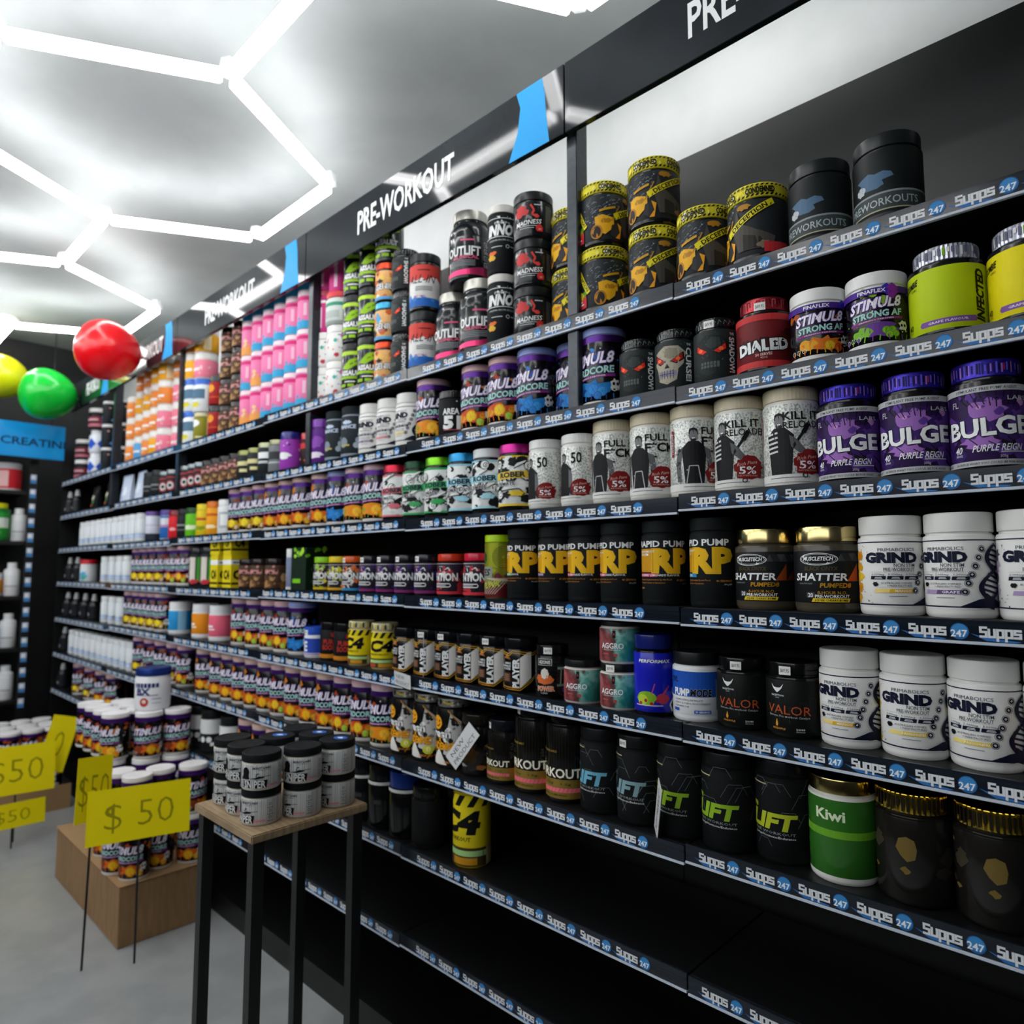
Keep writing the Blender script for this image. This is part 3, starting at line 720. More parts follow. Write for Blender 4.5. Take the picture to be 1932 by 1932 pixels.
def art_sniper(A):
    for k in range(40): A.line([(-1.6 + .08 * k, .02), (-1.6 + .08 * k + .01 * A.rnd.random(), .98)], .012 + .02 * A.rnd.random(), ('#a5a7a7', '#c9cbca', '#8d8f90')[k % 3])
    A.rect(-1.7, 0, -.9, 1, '#17181a')
    A.ell(-.48, .68, .17, .2, INK, 16); A.poly([(-.72, .38), (-.3, .4), (-.34, .62), (-.62, .6)], INK)
    A.poly([(-.3, .42), (-.05, .46), (.1, .52), (.3, .5), (.3, .45), (.0, .4)], INK); A.line([(.25, .5), (.58, .52)], .018, INK); A.line([(-.02, .5), (.02, .62), (.1, .62)], .03, INK)
    A.text('BEAST LABS', .2, .86, .085, INK, .74, .02, .3, .02); A.text('NUTRITION', .25, .76, .04, '#44464a', .34, .0, res=1)
    A.poly([(-.6, .04), (.42, .04), (.45, .36), (-.6, .34)], INK); A.text('SNIPER', -.08, .2, .3, '#d8dad8', .92, .03, 0, 0)
    A.poly([(.42, .08), (.9, .1), (.88, .18), (.42, .16)], '#d08a92')
    for k in range(3): A.ring(1.08, .78 - .27 * k, .06, .018, '#33363a', 10); A.rect(.98, .62 - .27 * k, 1.2, .64 - .27 * k, '#33363a')

def art_bx(A):
    [A.rect(-.44 + .125 * q, .69, -.34 + .125 * q, .84, '#1c2a66') for q in range(7)]; A.text('BX', -.1, .56, .22, '#1c2a66', .5, .05); A.rect(-.4, .42, .4, .44, '#1c2a66')
    A.ell(-.05, .2, .15, .15, '#b8352e', 16); A.ell(-.05, .22, .07, .07, '#e8d7c8', 12); A.rect(.2, .3, .5, .32, '#1c2a66'); A.rect(.2, .16, .5, .18, '#8f9ac0')

def art_valuewhite(A):
    A.rect(-1.8, .14, 1.8, .34, '#a9c4e8'); A.rect(-.2, .2, .6, .24, WH)

def art_simple(shapes):
    def f(A):
        for s in shapes:
            if s[0] == 'r': A.rect(*s[1:])
            elif s[0] == 't': A.text(*s[1:])
            elif s[0] == 's': A.splat(*s[1:])
            elif s[0] == 'x': A.scatter(*s[1:])
            elif s[0] == 'e': A.ell(*s[1:])
    return f

def smoke_mat():
    m = bpy.data.materials.new('smoke_print'); m.use_nodes = True
    nt = m.node_tree; b = nt.nodes['Principled BSDF']; N = nt.nodes.new; L = nt.links.new
    tc = N('ShaderNodeTexCoord'); sx = N('ShaderNodeSeparateXYZ'); nz = N('ShaderNodeTexNoise'); nz.inputs['Scale'].default_value = 22; nz.inputs['Detail'].default_value = 8
    mx = N('ShaderNodeMath'); mx.operation = 'MULTIPLY_ADD'; mx.inputs[1].default_value = 7; L(tc.outputs['Object'], sx.inputs[0]); L(tc.outputs['Object'], nz.inputs['Vector']); L(sx.outputs['X'], mx.inputs[0]); L(nz.outputs['Fac'], mx.inputs[2])
    cr = N('ShaderNodeValToRGB'); e = cr.color_ramp.elements
    e[0].position = .2; e[0].color = (*lin('#a85a5c'), 1); e[1].position = .95; e[1].color = (*lin('#1d6e68'), 1)
    for p, c in ((.36, '#6e2f33'), (.5, '#4a4640'), (.6, '#86c6bb'), (.75, '#2f938b')):
        q = e.new(p); q.color = (*lin(c), 1)
    L(mx.outputs[0], cr.inputs[0]); L(cr.outputs[0], b.inputs['Base Color']); b.inputs['Roughness'].default_value = .25
    return m

SPECK = noise_mat('speckled_foil_label', '#9aa09c', '#e2e4de', 230, .35, .12, lo=.42, hi=.52)

# ------------------------------------------------------------------ product kinds
T = 'supplement_tub'
def grind(id, desc, flav, col, fruit, light):
    kind(id, T, 'tub', desc, .054, .18, (.036, .965, '#e4e4e0', 'plastic'), ('#e6e6e2', 'plastic'), (.014, .136, '#e9e9e6'), art_grind(flav, col, fruit, light))
grind('grind_mango', 'white tub with navy letters and orange mango splash', 'MANGO', '#dcae2c', ['#e0a020', '#d88a16', '#e8c02c'], '#eed37e')
grind('grind_grape', 'white tub with navy letters and purple band', 'GRAPE', '#65467c', ['#5a5568', '#b9aec4'], '#a993bd')
grind('grind_passion', 'white tub with navy letters and yellow band', 'PASSIONFRUIT', '#e2c52c', ['#e0c01c', '#b98a1c', '#efe070'], '#f0dd80')
grind('grind_berry', 'white tub with red strawberry and kiwi print', 'STRAWBERRY KIWI', '#c8283c', ['#c8283c', '#d8485a', '#7a9a2c', '#b01c30', '#c9a03a'], '#e88a96')
kind('bulge', T, 'tub', 'black tub with purple print and metallic purple lid', .056, .192, (.032, .9, '#3426a8', 'foil'), ('#0c0b10', 'gloss'), (.01, .145, '#2c1648'), art_bulge('#2c1648', '#3a2066', '#5c3890', '#9a68b8', 'PURPLE REIGN', '#3a1f8a'), lidart=lambda A: [A.rect(-3.4 + .17 * q, .05 + .25 * A.rnd.random(), -3.33 + .17 * q + .06 * A.rnd.random(), .95 - .2 * A.rnd.random(), ('#6a5ad8', '#1c1460', '#a878d8', '#120c38', '#c8283c')[(q * 7) % (4 if q % 9 else 5)]) for q in range(40)])
kind('bulge_grey', T, 'tub', 'black tub with grey brick print and dark patterned lid', .056, .192, (.032, .9, '#3c4458', 'foil'), ('#0c0b10', 'gloss'), (.01, .145, '#2e3234'), art_bulge('#2e3234', '#3c4144', '#565c60', '#7d8488', ' ', '#2a2d30'))
kind('infected_lime', T, 'tub', 'wide black tub with lime green label', .061, .168, (.03, .84, '#c9cbd8', 'foil'), ('#0d0e10', 'gloss'), (.012, .125, '#b9cf12'), art_infected, rib=.0012, lidart=lambda A: [A.rect(-6 + .33 * q, .08 + .4 * A.rnd.random(), -5.8 + .33 * q, .9, ('#8f90a8', '#f4f4f8', '#6e7086')[q % 3] if q % 13 != 5 else '#7ab81e') for q in range(38)])
kind('infected_yellow', T, 'tub', 'wide black tub with bright yellow label', .061, .168, (.03, .84, '#c9cbd8', 'foil'), ('#0d0e10', 'gloss'), (.012, .125, '#e6d80e'), art_infected, rib=.0012, lidart=lambda A: [A.rect(-6 + .33 * q, .08 + .4 * A.rnd.random(), -5.8 + .33 * q, .9, ('#8f90a8', '#f4f4f8', '#6e7086')[q % 3] if q % 13 != 5 else '#7ab81e') for q in range(38)])
stimfruit = dict(
    orange=([(.28, .2, .13, '#f09a12', '#f8c43a'), (.42, .1, .08, '#e8820e', '#f4b02a')], ('#e08a1c', '#7a9a2a')),
    mango=([(.18, .18, .13, '#e0a010', '#f0bc1c'), (.4, .12, .09, '#e09a14', '#f2c848')], ('#d8641c', '#8a3a1a')),
    fruit=([(.12, .22, .12, '#e0a81c', '#f0cc2c'), (.3, .1, .08, '#7ab82a', '#b8dc5a'), (.36, .22, .07, '#d87a1c', '#f0a82c')], ('#c84a1c', '#d89a1c')),
    banana=([(.16, .22, .12, '#e8c818', '#f2dc3c'), (.32, .1, .06, '#f0d8a8', '#e8b898')], ('#c8a018', '#8a3a2a')),
    blue=([(.12, .2, .11, '#1a6ab8', '#2a86d0'), (.28, .16, .09, '#2478c0', '#3a96dc'), (.2, .09, .07, '#1a5ea8', '#2a80c8')], ('#1f78c0', '#123a78')))
for nm, (fr, lo) in stimfruit.items():
    top = ('#2a5ab0', '#3a86d0') if nm == 'blue' else ('#a8401e', '#c8761c')
    lidc = {'blue': '#8f9fd8', 'orange': '#dcb8c0', 'mango': '#dfb9ae'}.get(nm, '#d8aeb4')
    d = {'orange': 'tall black tub with orange slice print', 'mango': 'tall black tub with golden mango print', 'fruit': 'tall black tub with mixed fruit print', 'banana': 'tall black tub with yellow fruit print', 'blue': 'tall black tub with blue berry print'}[nm]
    kind('stim_' + nm, T, 'tub', d, .058, .205, (.022, .99, lidc, 'plastic'), ('#dcdad6', 'plastic'), (.014, .165, '#0e0c10', 'gloss'), art_stim(top, fr, lo), ring=(.165, .182, '#4a1a78', 'foil'))
    kind('stim_lid_' + nm, T, 'tub', d.replace('tub', 'tub, white lid,'), .058, .205, (.022, .99, '#e8e6e6', 'plastic'), ('#dcdad6', 'plastic'), (.014, .165, '#0e0c10', 'gloss'), art_stim(top, fr, lo), ring=(.165, .184, '#4a1a78', 'foil'))
kind('af_orange', T, 'tub', 'short black tub, white lid, orange gummy print', .054, .15, (.028, .99, '#e6e6e4', 'plastic'), ('#e2e2de', 'plastic'), (.014, .117, '#0e0c12', 'gloss'), art_stim(('#c87a1c', '#a8501c'), [(.2, .16, .1, '#d8a01c', '#e8c02c'), (.36, .12, .08, '#b8381c', '#d85a2c')], ('#d8721c', '#e0a01c'), 'STRONG AF'), ring=(.106, .1175, '#4a2a86', 'foil'))
kind('af_grape', T, 'tub', 'short black tub, white lid, green grape print', .054, .15, (.028, .99, '#e6e6e4', 'plastic'), ('#e2e2de', 'plastic'), (.014, .117, '#0e0c12', 'gloss'), art_stim(('#8ab82a', '#5a3a8a'), [(.2, .2, .07, '#6aa81c', '#9ad03a'), (.3, .2, .07, '#6aa81c', '#9ad03a'), (.25, .12, .07, '#6aa81c', '#9ad03a'), (.36, .13, .06, '#6aa81c', '#9ad03a')], ('#6a3a96', '#7ab82a'), 'STRONG AF'), ring=(.106, .1175, '#4a2a86', 'foil'))
kind('dialed', T, 'tub', 'black and red tub with white slanted letters', .058, .165, (.03, .84, '#a82a34', 'foil'), ('#0f0c0d', 'gloss'), (.012, .125, '#6e1a1e'), art_dialed, lidart=lambda A: [A.line([(-5 + .5 * q, .1), (-5 + .5 * q, .9), (-4.7 + .5 * q, .9), (-4.7 + .5 * q, .4)], .07, ('#e0707a', '#4a0c14')[q % 2]) for q in range(20)])
kind('shadow', T, 'tub', 'charcoal tub with red eyes and side letters', .05, .148, (.024, .9, '#15181a', 'gloss'), ('#16191a', 'gloss'), (.008, .118, '#232a2a'), art_skull('SHADOW!', ('#1b2222', '#303a3a', '#565f5f'), '#e0301c'), rib=.0006, shift=-.02, lidart=lambda A: [A.line([(-4 + .8 * q, .2), (-3.8 + .8 * q, .85), (-3.5 + .8 * q, .5)], .06, '#8a9292') for q in range(10)])
kind('curse', T, 'tub', 'charcoal tub with pale skull and side letters', .05, .148, (.024, .9, '#15181a', 'gloss'), ('#16191a', 'gloss'), (.008, .118, '#232a2a'), art_skull('CURSE!', ('#a8a290', '#8d8776', '#8a86a0'), '#a8201c'), rib=.0006, shift=-.02, lidart=lambda A: [A.line([(-4 + .8 * q, .2), (-3.8 + .8 * q, .85), (-3.5 + .8 * q, .5)], .06, '#8a9292') for q in range(10)])
kind('condemned', T, 'tub', 'black tub with yellow hazard tape print', .063, .172, (.034, 1.0, '#d8cc2a', 'paper'), ('#131313', 'gloss'), (.014, .134, '#23272b'), art_condemned, lidart=lambda A: ([A.poly([(-7 + .4 * q, 0), (-6.8 + .4 * q, 0), (-6.65 + .4 * q, .2), (-6.85 + .4 * q, .2)], INK) for q in range(36)], [A.poly([(-7 + .4 * q, .85), (-6.8 + .4 * q, .85), (-6.65 + .4 * q, 1), (-6.85 + .4 * q, 1)], INK) for q in range(36)], A.scatter(-2, .25, 3, .8, 12, .3, ['#e8e6c0', '#f0e86a'], .6), A.text('CONDEMNED', 0, .5, .5, INK, 2.4, .05), A.text('CONDEMNED', 3.4, .5, .5, INK, 2.4, .05)))
kind('black_lettered', T, 'tub', 'plain black tub with pale script ring', .06, .17, (.03, .97, '#1b2022', 'plastic'), ('#15191a', 'plastic'), (.012, .135, '#171c1d'), art_simple([('r', -1.4, .3, 1.4, .33, '#8a9496'), ('r', -1.4, .06, 1.4, .3, '#3c4444'), ('r', -1.4, .04, 1.4, .06, '#a8a68a'), ('t', 'PREWORKOUTS', 0, .18, .12, '#a9b4b6', 1.1, .01), ('s', -.1, .55, .3, .16, '#4c6a86'), ('s', -.3, .45, .1, .08, '#b9c0c2')]))
kind('full', T, 'tub', 'tall white foil tub with vested man, cream lid', .055, .207, (.03, .985, '#cfc4a6', 'plastic'), ('#dedcd4', 'plastic'), (.012, .17, SPECK), art_bodybuilder('FULL', 'F*CK', 'AS', 0), rib=.0006)
kind('kill', T, 'tub', 'tall white foil tub with bat carrier, cream lid', .055, .207, (.03, .985, '#cfc4a6', 'plastic'), ('#dedcd4', 'plastic'), (.012, .17, SPECK), art_bodybuilder('KILL IT', 'RELOADED', None, 1), rib=.0006)
kind('fifty', T, 'tub', 'white foil tub with lifter print, white lid', .05, .187, (.026, .985, '#e8e8e6', 'plastic'), ('#e2e2de', 'plastic'), (.012, .152, SPECK), art_bodybuilder('50', None, None, 2), rib=.0006)
for i, (flav, c) in enumerate((('WATERMELON FLAVOUR', '#5aa86a'), ('GRAPE FLAVOUR', '#7a4a8a'), ('RASPBERRY LEMONADE FLAVOUR', '#c02a5c'), ('BLUE CRUSH', '#2a8ac0'))):
    kind(f'rp{i}', T, 'tub', 'tall matte black tub with gold letters, ' + ('green', 'mauve', 'pink', 'blue')[i] + ' band', .0505, .195, (.03, .985, '#14191b', 'matte'), ('#131718', 'matte'), (.014, .155, '#14181a', 'matte'), art_rp(flav, c))
kind('shatter', T, 'tub', 'squat black tub with metallic gold lid', .062, .166, (.032, .94, '#d0bd84', 'chrome'), ('#4a4438', 'gloss'), (.018, .118, '#141719'), art_shatter)
kind('valor', T, 'tub', 'black tub with orange serif letters', .054, .147, (.026, .92, '#0e0f10', 'gloss'), ('#0f1111', 'gloss'), (.008, .112, '#101413'), art_valor)
kind('pumpmode', T, 'tub', 'white tub with blue label half, black lid', .054, .15, (.03, .98, '#121416', 'plastic'), ('#e6e8ea', 'plastic'), (.014, .108, '#e6e9ec'), art_pumpmode)
kind('perf', T, 'tub', 'cobalt blue tub with torn edge and limes', .046, .183, (.034, .97, '#16206a', 'gloss'), ('#0c0c12', 'gloss'), (.01, .142, '#1c22b8', 'gloss'), art_perf)
kind('aggro', T, 'tub', 'short tub with teal and red smoke print', .05, .107, (.02, .97, '#101414', 'plastic'), ('#d8d4cc', 'plastic'), (.006, .083, smoke_mat()), art_aggro)
kind('player', T, 'tub', 'black tub with upright white letters, yellow lines', .049, .146, (.026, .97, '#0e1014', 'gloss'), ('#0d0d10', 'gloss'), (.008, .115, '#0f0e10', 'gloss'), art_player)
kind('adonis', T, 'tub', 'black tub with bearded strongman print', .045, .136, (.024, .95, '#101114', 'gloss'), ('#0d0d0f', 'gloss'), (.008, .106, '#121214', 'gloss'), art_adonis)
kind('c4', T, 'tub', 'yellow tub with black hazard stripes', .046, .153, (.026, .98, '#d8d0a8', 'foil'), ('#c9b98a', 'gloss'), (.006, .122, '#e8d51a'), art_c4, rib=.0012, lidart=lambda A: [A.rect(-6 + .5 * q, .05, -5.75 + .5 * q, .95, ('#e8d51a', '#2a281c', '#f0ecd8')[q % 3]) for q in range(24)])
kind('boost', T, 'tub', 'black tub with red letters and orange base', .046, .14, (.026, .98, '#121214', 'gloss'), ('#101012', 'gloss'), (.008, .11, '#121214'), art_simple([('t', 'PURE', .1, .6, .17, '#b0302a', .5, .04), ('t', 'BOOST', .1, .4, .17, '#b0302a', .58, .04), ('r', -1.3, .02, 1.3, .16, '#c07a1c'), ('s', .3, .86, .2, .12, '#a8281f')]))
kind('evl_small', T, 'tub', 'small white tub with bright blue lid and label', .045, .115, (.03, 1.0, '#2450c0', 'plastic'), ('#e4e6ea', 'plastic'), (.008, .08, '#dfe3ee'), art_simple([('r', -.3, .15, 1.2, .9, '#2a4ab0'), ('t', 'E', .0, .5, .5, WH, .3, .04), ('r', -1, .05, 1, .12, '#b89ad0')]))
kind('lift_blue', T, 'tub', 'tall black tub with sky blue letters', .055, .2, (.03, .97, '#0f1112', 'plastic'), ('#111314', 'matte'), (.012, .162, '#131617', 'matte'), art_lift('#6aaec8', '#8a2a3a'))
kind('lift_teal', T, 'tub', 'tall black tub with steel teal letters', .055, .2, (.03, .97, '#0f1112', 'plastic'), ('#111314', 'matte'), (.012, .162, '#131617', 'matte'), art_lift('#7f9fa8', '#8a1c2c'))
kind('lift_green', T, 'tub', 'tall black tub with lime green letters', .055, .2, (.03, .97, '#0f1112', 'plastic'), ('#111314', 'matte'), (.012, .162, '#131617', 'matte'), art_lift('#8fb82a', '#1c2a1c'))
kind('lift_red', T, 'tub', 'tall black tub with red side and lime letters', .055, .2, (.03, .97, '#0f1112', 'plastic'), ('#111314', 'matte'), (.012, .162, '#131617', 'matte'), art_lift('#b8c42c', '#a81c3c'))
kind('prework', T, 'tub', 'black tub with gold base and cream letters', .055, .226, (.03, .86, '#0f0f10', 'gloss'), ('#0d0d0d', 'gloss'), (.012, .185, '#11100e', 'gloss'), art_prework)
kind('prework_small', T, 'tub', 'shorter black tub with gold base, blue lid top', .052, .17, (.028, .9, '#16181f', 'gloss'), ('#0d0d0d', 'gloss'), (.012, .135, '#11100e', 'gloss'), art_prework)
kind('cond2', T, 'tub', 'black tub with orange smiley and stone face', .056, .2, (.026, .92, '#8f8f88', 'foil'), ('#101010', 'gloss'), (.01, .168, '#121212', 'gloss'), art_cond2, shift=.16, lidart=lambda A: (A.scatter(-4, .1, 4, .9, 26, .35, ['#161616', '#d8d8d0', '#3a3a38'], .6), A.poly([(.2, .6), (2, .3), (2, .6), (.2, .9)], '#d8b41a')))
kind('cond_brown', T, 'tub', 'dark tub with brown beast print', .056, .17, (.03, .95, '#1c1a14', 'gloss'), ('#100f0e', 'gloss'), (.01, .135, '#151210', 'gloss'), art_simple([('s', .05, .45, .3, .3, '#4a3416', 18, .5), ('s', .05, .5, .14, .14, '#6e4c1c', 14, .5), ('s', -.1, .14, .12, .04, LG, 16, .8), ('s', .36, .12, .14, .06, '#8a5a2c', 10, .3), ('s', .5, .6, .06, .04, '#8a742c')]))
kind('greengold', T, 'tub', 'green label tub with metallic gold lid', .06, .19, (.03, .96, '#c9b878', 'chrome'), ('#e4e4de', 'plastic'), (.014, .152, '#2f6a22', 'gloss'), art_simple([('r', -1.3, .5, 1.3, .6, '#6aa82a'), ('t', 'Kiwi', 0, .8, .14, '#dfe8c8', .4, .03)]))
kind('goldlid', T, 'tub', 'dark tub with wide patterned gold lid', .062, .19, (.036, .97, '#d8b440', 'chrome'), ('#161412', 'gloss'), (.012, .146, '#1c1a18', 'gloss'), art_simple([('x', -.8, .2, .9, .9, 14, .12, ['#3a3528', '#2a2620', '#6e5c2c'], .5)]), rib=.0015, lidart=lambda A: [A.rect(q * .31 - 5, .05 + .3 * (q % 3 == 0), q * .31 - 4.85, .95, '#1d1a12') for q in range(34)])
for c, hexc, lidc, d in (('red', '#d8717a', '#c81e3c', 'pink edged cartoon tub with metallic red lid'), ('green', '#4aa86a', '#123a22', 'green edged cartoon tub with dark green lid'), ('lime', '#3fae62', '#7ac81e', 'green edged cartoon tub with lime lid'), ('blue', '#9fd4e4', '#2a90c8', 'pale blue edged cartoon tub with blue lid'), ('white', '#a9dcea', '#dfe4e6', 'pale blue edged cartoon tub with white lid'), ('rainbow', '#e8c83a', '#c0228a', 'rainbow edged cartoon tub with magenta lid')):
    kind('graf_' + c, T, 'tub', d, .055, .19, (.028, .95, lidc, 'foil' if c != 'white' else 'plastic'), ('#101214', 'gloss'), (.014, .155, '#e4e8e6'), art_graffiti(hexc, 'ULTIMATE'))
kind('area51', T, 'tub', 'black tub with huge white numerals', .05, .146, (.024, .98, '#121214', 'gloss'), ('#101012', 'matte'), (.01, .116, '#121315', 'matte'), art_area51, rib=.0006)
kind('bubble', T, 'tub', 'dark slate tub with pale bubble rings', .055, .19, (.032, .98, '#20282c', 'matte'), ('#8f9aa8', 'plastic'), (.014, .152, '#262e32', 'matte'), art_simple([('t', 'MANCE', .12, .72, .1, '#c3d2e8', .5, .04), ('s', .1, .84, .16, .06, '#c3d2e8'), ('e', .0, .3, .14, .14, '#7f8d98'), ('e', .5, .5, .08, .08, '#9aa8b4'), ('e', .44, .36, .08, .08, '#9aa8b4'), ('e', .38, .22, .08, .08, '#9aa8b4'), ('e', .6, .64, .06, .06, '#9aa8b4'), ('r', -.1, .2, .2, .24, '#c9b03a')]))
kind('outlift', 'supplement_bottle', 'bottle', 'round-shouldered black bottle with pink base', .068, .235, (.034, .8, '#b4b2aa', 'foil'), ('#14181b', 'gloss'), (.016, .142, '#171b1e', 'gloss'), art_outlift, shape='bottle')
kind('allin', T, 'tub', 'red, white and blue striped tub, black lid', .052, .197, (.032, .98, '#15181b', 'plastic'), ('#121416', 'gloss'), (.014, .155, '#dfe0de'), art_allin)
kind('inno', T, 'tub', 'slender black tub with white italic letters', .045, .21, (.026, .98, '#d0cec8', 'plastic'), ('#121416', 'matte'), (.014, .172, '#15191b', 'matte'), art_inno)
kind('madness', T, 'tub', 'black tub with red fighter print', .058, .138, (.028, .98, '#14171a', 'plastic'), ('#121416', 'gloss'), (.01, .106, '#15181b', 'gloss'), art_madness)
kind('lime', T, 'tub', 'black tub with lime green arrow print', .05, .183, (.026, .98, '#14171a', 'plastic'), ('#15181a', 'gloss'), (.012, .152, '#1c2224', 'gloss'), art_lime)
kind('comic_blue', T, 'tub', 'orange comic print tub with blue base', .047, .142, (.024, .98, '#3a9ac0', 'foil'), ('#1a1a1c', 'gloss'), (.008, .112, '#e8b070'), art_comic('#5aa8dc'))
kind('comic_red', T, 'tub', 'orange comic print tub with red lid', .047, .142, (.024, .98, '#c8401c', 'foil'), ('#1a1a1c', 'gloss'), (.008, .112, '#e8b070'), art_comic('#5aa8dc'))
for c, a, b, bot, lidc, d in (('lime', '#9ac82a', '#e0d03a', '#c8a81c', '#8ac81c', 'lime green patterned tub with lime lid'), ('yellow', '#c8c82a', '#e0a03a', '#d0a01c', '#d8c01c', 'yellow green patterned tub with yellow lid'), ('orange', '#d8723a', '#e8e2d4', '#2a86b8', '#d0561c', 'orange patterned tub with orange lid'), ('purple', '#3a2a7a', '#7a2a6a', '#7a2668', '#15151c', 'purple patterned tub with black lid'), ('red', '#b8303c', '#d8555c', '#c83440', '#c8361c', 'red patterned tub with orange red lid'), ('crimson', '#b8303c', '#d8555c', '#c83440', '#c81e3c', 'red patterned tub with crimson lid')):
    kind('ent_' + c, T, 'tub', d, .046, .13, (.024, .97, lidc, 'plastic' if c in ('lime', 'yellow') else 'gloss'), ('#121014', 'gloss'), (.008, .103, '#2a2230'), art_ention(a, b, bot))
kind('can3', T, 'tub', 'tall lime foil canister with graffiti', .042, .18, (.022, 1.0, '#b4dc14', 'plastic'), ('#8a9028', 'foil'), (.004, .157, '#8a9028', 'foil'), art_can3)
def art_af(f):
    def g(A):
        f(A); A.rect(-1.6, .88, 1.6, 1, '#46208a'); A.scatter(.1, .89, 1.2, .99, 8, .1, ['#8a2a9a', '#3a2ab0'], .5); A.text('FINAFLEX', -.02, .94, .07, WH, .46, .02)
    return g
for q in ('af_orange', 'af_grape'): KINDS[q]['art'] = art_af(KINDS[q]['art']); KINDS[q]['ring'] = None
# far end of the aisle
def plain(id, desc, r, h, lid, body, lab, art, **k): kind(id, k.pop('name', T), k.pop('cat', 'tub'), desc, r, h, lid, body, lab, art, **k)
plain('ora', 'white lidded tub with orange label', .058, .135, (.035, .98, '#e8e6e2', 'plastic'), ('#e8e6e2', 'plastic'), (.006, .098, '#e88a3c'), art_simple([('r', -.2, .4, .5, .55, WH), ('r', -.2, .25, .3, .32, '#f4c49a')]))
plain('ora_yellow', 'white lidded tub with amber label', .058, .135, (.035, .98, '#e8e6e2', 'plastic'), ('#e8e6e2', 'plastic'), (.006, .098, '#eca820'), art_simple([('r', -.2, .4, .5, .55, WH), ('r', .6, .1, 1, .9, '#f2dcae')]))
plain('ora_pink', 'white lidded tub with pink label', .058, .135, (.035, .98, '#e8e6e2', 'plastic'), ('#e8e6e2', 'plastic'), (.006, .098, '#ec8098'), art_simple([('r', -.2, .4, .5, .55, WH), ('x', .0, .1, .9, .9, 10, .07, ['#f4c0c8', '#e8687f'])]))
plain('ora_blue', 'white lidded tub with sky blue label', .058, .135, (.035, .98, '#e8e6e2', 'plastic'), ('#e8e6e2', 'plastic'), (.006, .098, '#5aa4dc'), art_simple([('r', -.2, .4, .5, .55, WH)]))
plain('pinktall', 'pink canister with blue base', .05, .16, (.022, 1.0, '#f0d8e0', 'plastic'), ('#f0e4e8', 'plastic'), (.002, .138, '#ec7fb0'), art_simple([('r', -1.2, 0, 1.2, .24, '#35a4d4'), ('x', -.3, .2, .9, .32, 10, .06, ['#35a4d4'], .6), ('r', -.2, .86, .7, .97, '#d82f7a'), ('r', .7, .1, .95, .8, '#f4dce4'), ('r', .2, .4, .3, .78, '#f4c4d8')]))
plain('pinkorange', 'pink canister with orange base', .05, .16, (.022, 1.0, '#f0d8e0', 'plastic'), ('#f0e4e8', 'plastic'), (.002, .138, '#ec7fb0'), art_simple([('r', -1.2, 0, 1.2, .28, '#eda052'), ('x', -.3, .24, .9, .36, 10, .06, ['#eda052'], .6), ('r', -.2, .86, .7, .97, '#d82f7a'), ('x', .1, .3, .6, .5, 6, .08, ['#f0cc8a'], .5)]))
plain('brown', 'dark tub with brown biscuit print', .05, .128, (.026, .97, '#1d1613', 'gloss'), ('#1a1412', 'gloss'), (.006, .1, '#4a3426'), art_simple([('x', -.9, .05, .95, .5, 22, .13, ['#b08a58', '#8a6238', '#cfae78', '#6e4a2c'], .4), ('r', -.1, .62, .6, .8, '#c98a86'), ('x', -.6, .6, .9, .95, 10, .08, ['#2a1c16', '#c98a86'], .5)]))
plain('redblack', 'dark red tub with black lid', .05, .15, (.03, .97, '#1a1a1e', 'gloss'), ('#1a1214', 'gloss'), (.006, .115, '#a01418'), art_simple([('e', .1, .72, .22, .18, '#e89a1c'), ('r', -1, .3, 1, .34, '#d85a1c')]))
plain('bluewhite', 'white tub with blue lid and yellow fruit', .058, .17, (.03, .98, '#2a66c8', 'plastic'), ('#dfe4e8', 'plastic'), (.01, .135, '#dfe6ea'), art_simple([('r', -.4, .45, .5, .85, '#52748c'), ('s', .0, .2, .4, .16, '#d8cc3a'), ('r', .6, .1, .95, .9, '#c9ced2')]))
plain('olive', 'olive tub with cream label edge', .05, .15, (.024, .98, '#d8d2a8', 'plastic'), ('#7d7a1c', 'plastic'), (.006, .122, '#87841a'), art_simple([('e', .0, .75, .3, .16, WH), ('r', .6, 0, 1, 1, '#efe6bc'), ('r', .1, .1, .5, .16, '#efe6bc')]))
plain('whiteprint', 'white tub with small colourful print', .055, .142, (.03, .98, '#eceae8', 'plastic'), ('#eceae8', 'plastic'), (.006, .11, '#efeeec'), art_simple([('x', -.4, .3, .9, .95, 16, .06, ['#e0a08a', '#a8a4a8', '#d8888a', '#c9c4c8'], .5), ('s', .35, .16, .1, .1, '#c0304a'), ('x', .3, .7, .7, .95, 4, .1, ['#d06aa8', '#4ab8a8'], .5)]))
plain('redlid', 'clear tub with red lid and green letters', .06, .13, (.026, 1.0, '#d8343c', 'plastic'), ('#c9ceca', 'plastic'), (.006, .1, '#d4dad6'), art_simple([('r', -.4, .7, .8, .85, '#3a9a7a'), ('r', -.3, .2, .6, .5, '#b4bcb8'), ('r', -1, 0, 1, .08, '#9aa8a2')]))
plain('magenta', 'magenta canister with white bands', .05, .17, (.022, 1.0, '#c85a6a', 'plastic'), ('#c8307a', 'plastic'), (.004, .144, '#cf3a86'), art_simple([('r', -1.2, .82, 1.2, .9, WH), ('r', .1, .1, .2, .7, '#f0c8dc'), ('r', .5, .1, .9, .6, '#e890b8')]))
plain('diamond', 'white bottle with blue diamond emblem', .05, .16, (.03, .8, '#e6e8ec', 'plastic'), ('#dfe4ec', 'plastic'), (.01, .11, '#dfe4ee'), lambda A: (A.poly([(.2, .1), (.55, .5), (.2, .9), (-.15, .5)], '#2450c0'), A.poly([(.9, .1), (1.2, .5), (.9, .9), (.6, .5)], '#2450c0')), shape='slim', name='supplement_bottle', cat='bottle')
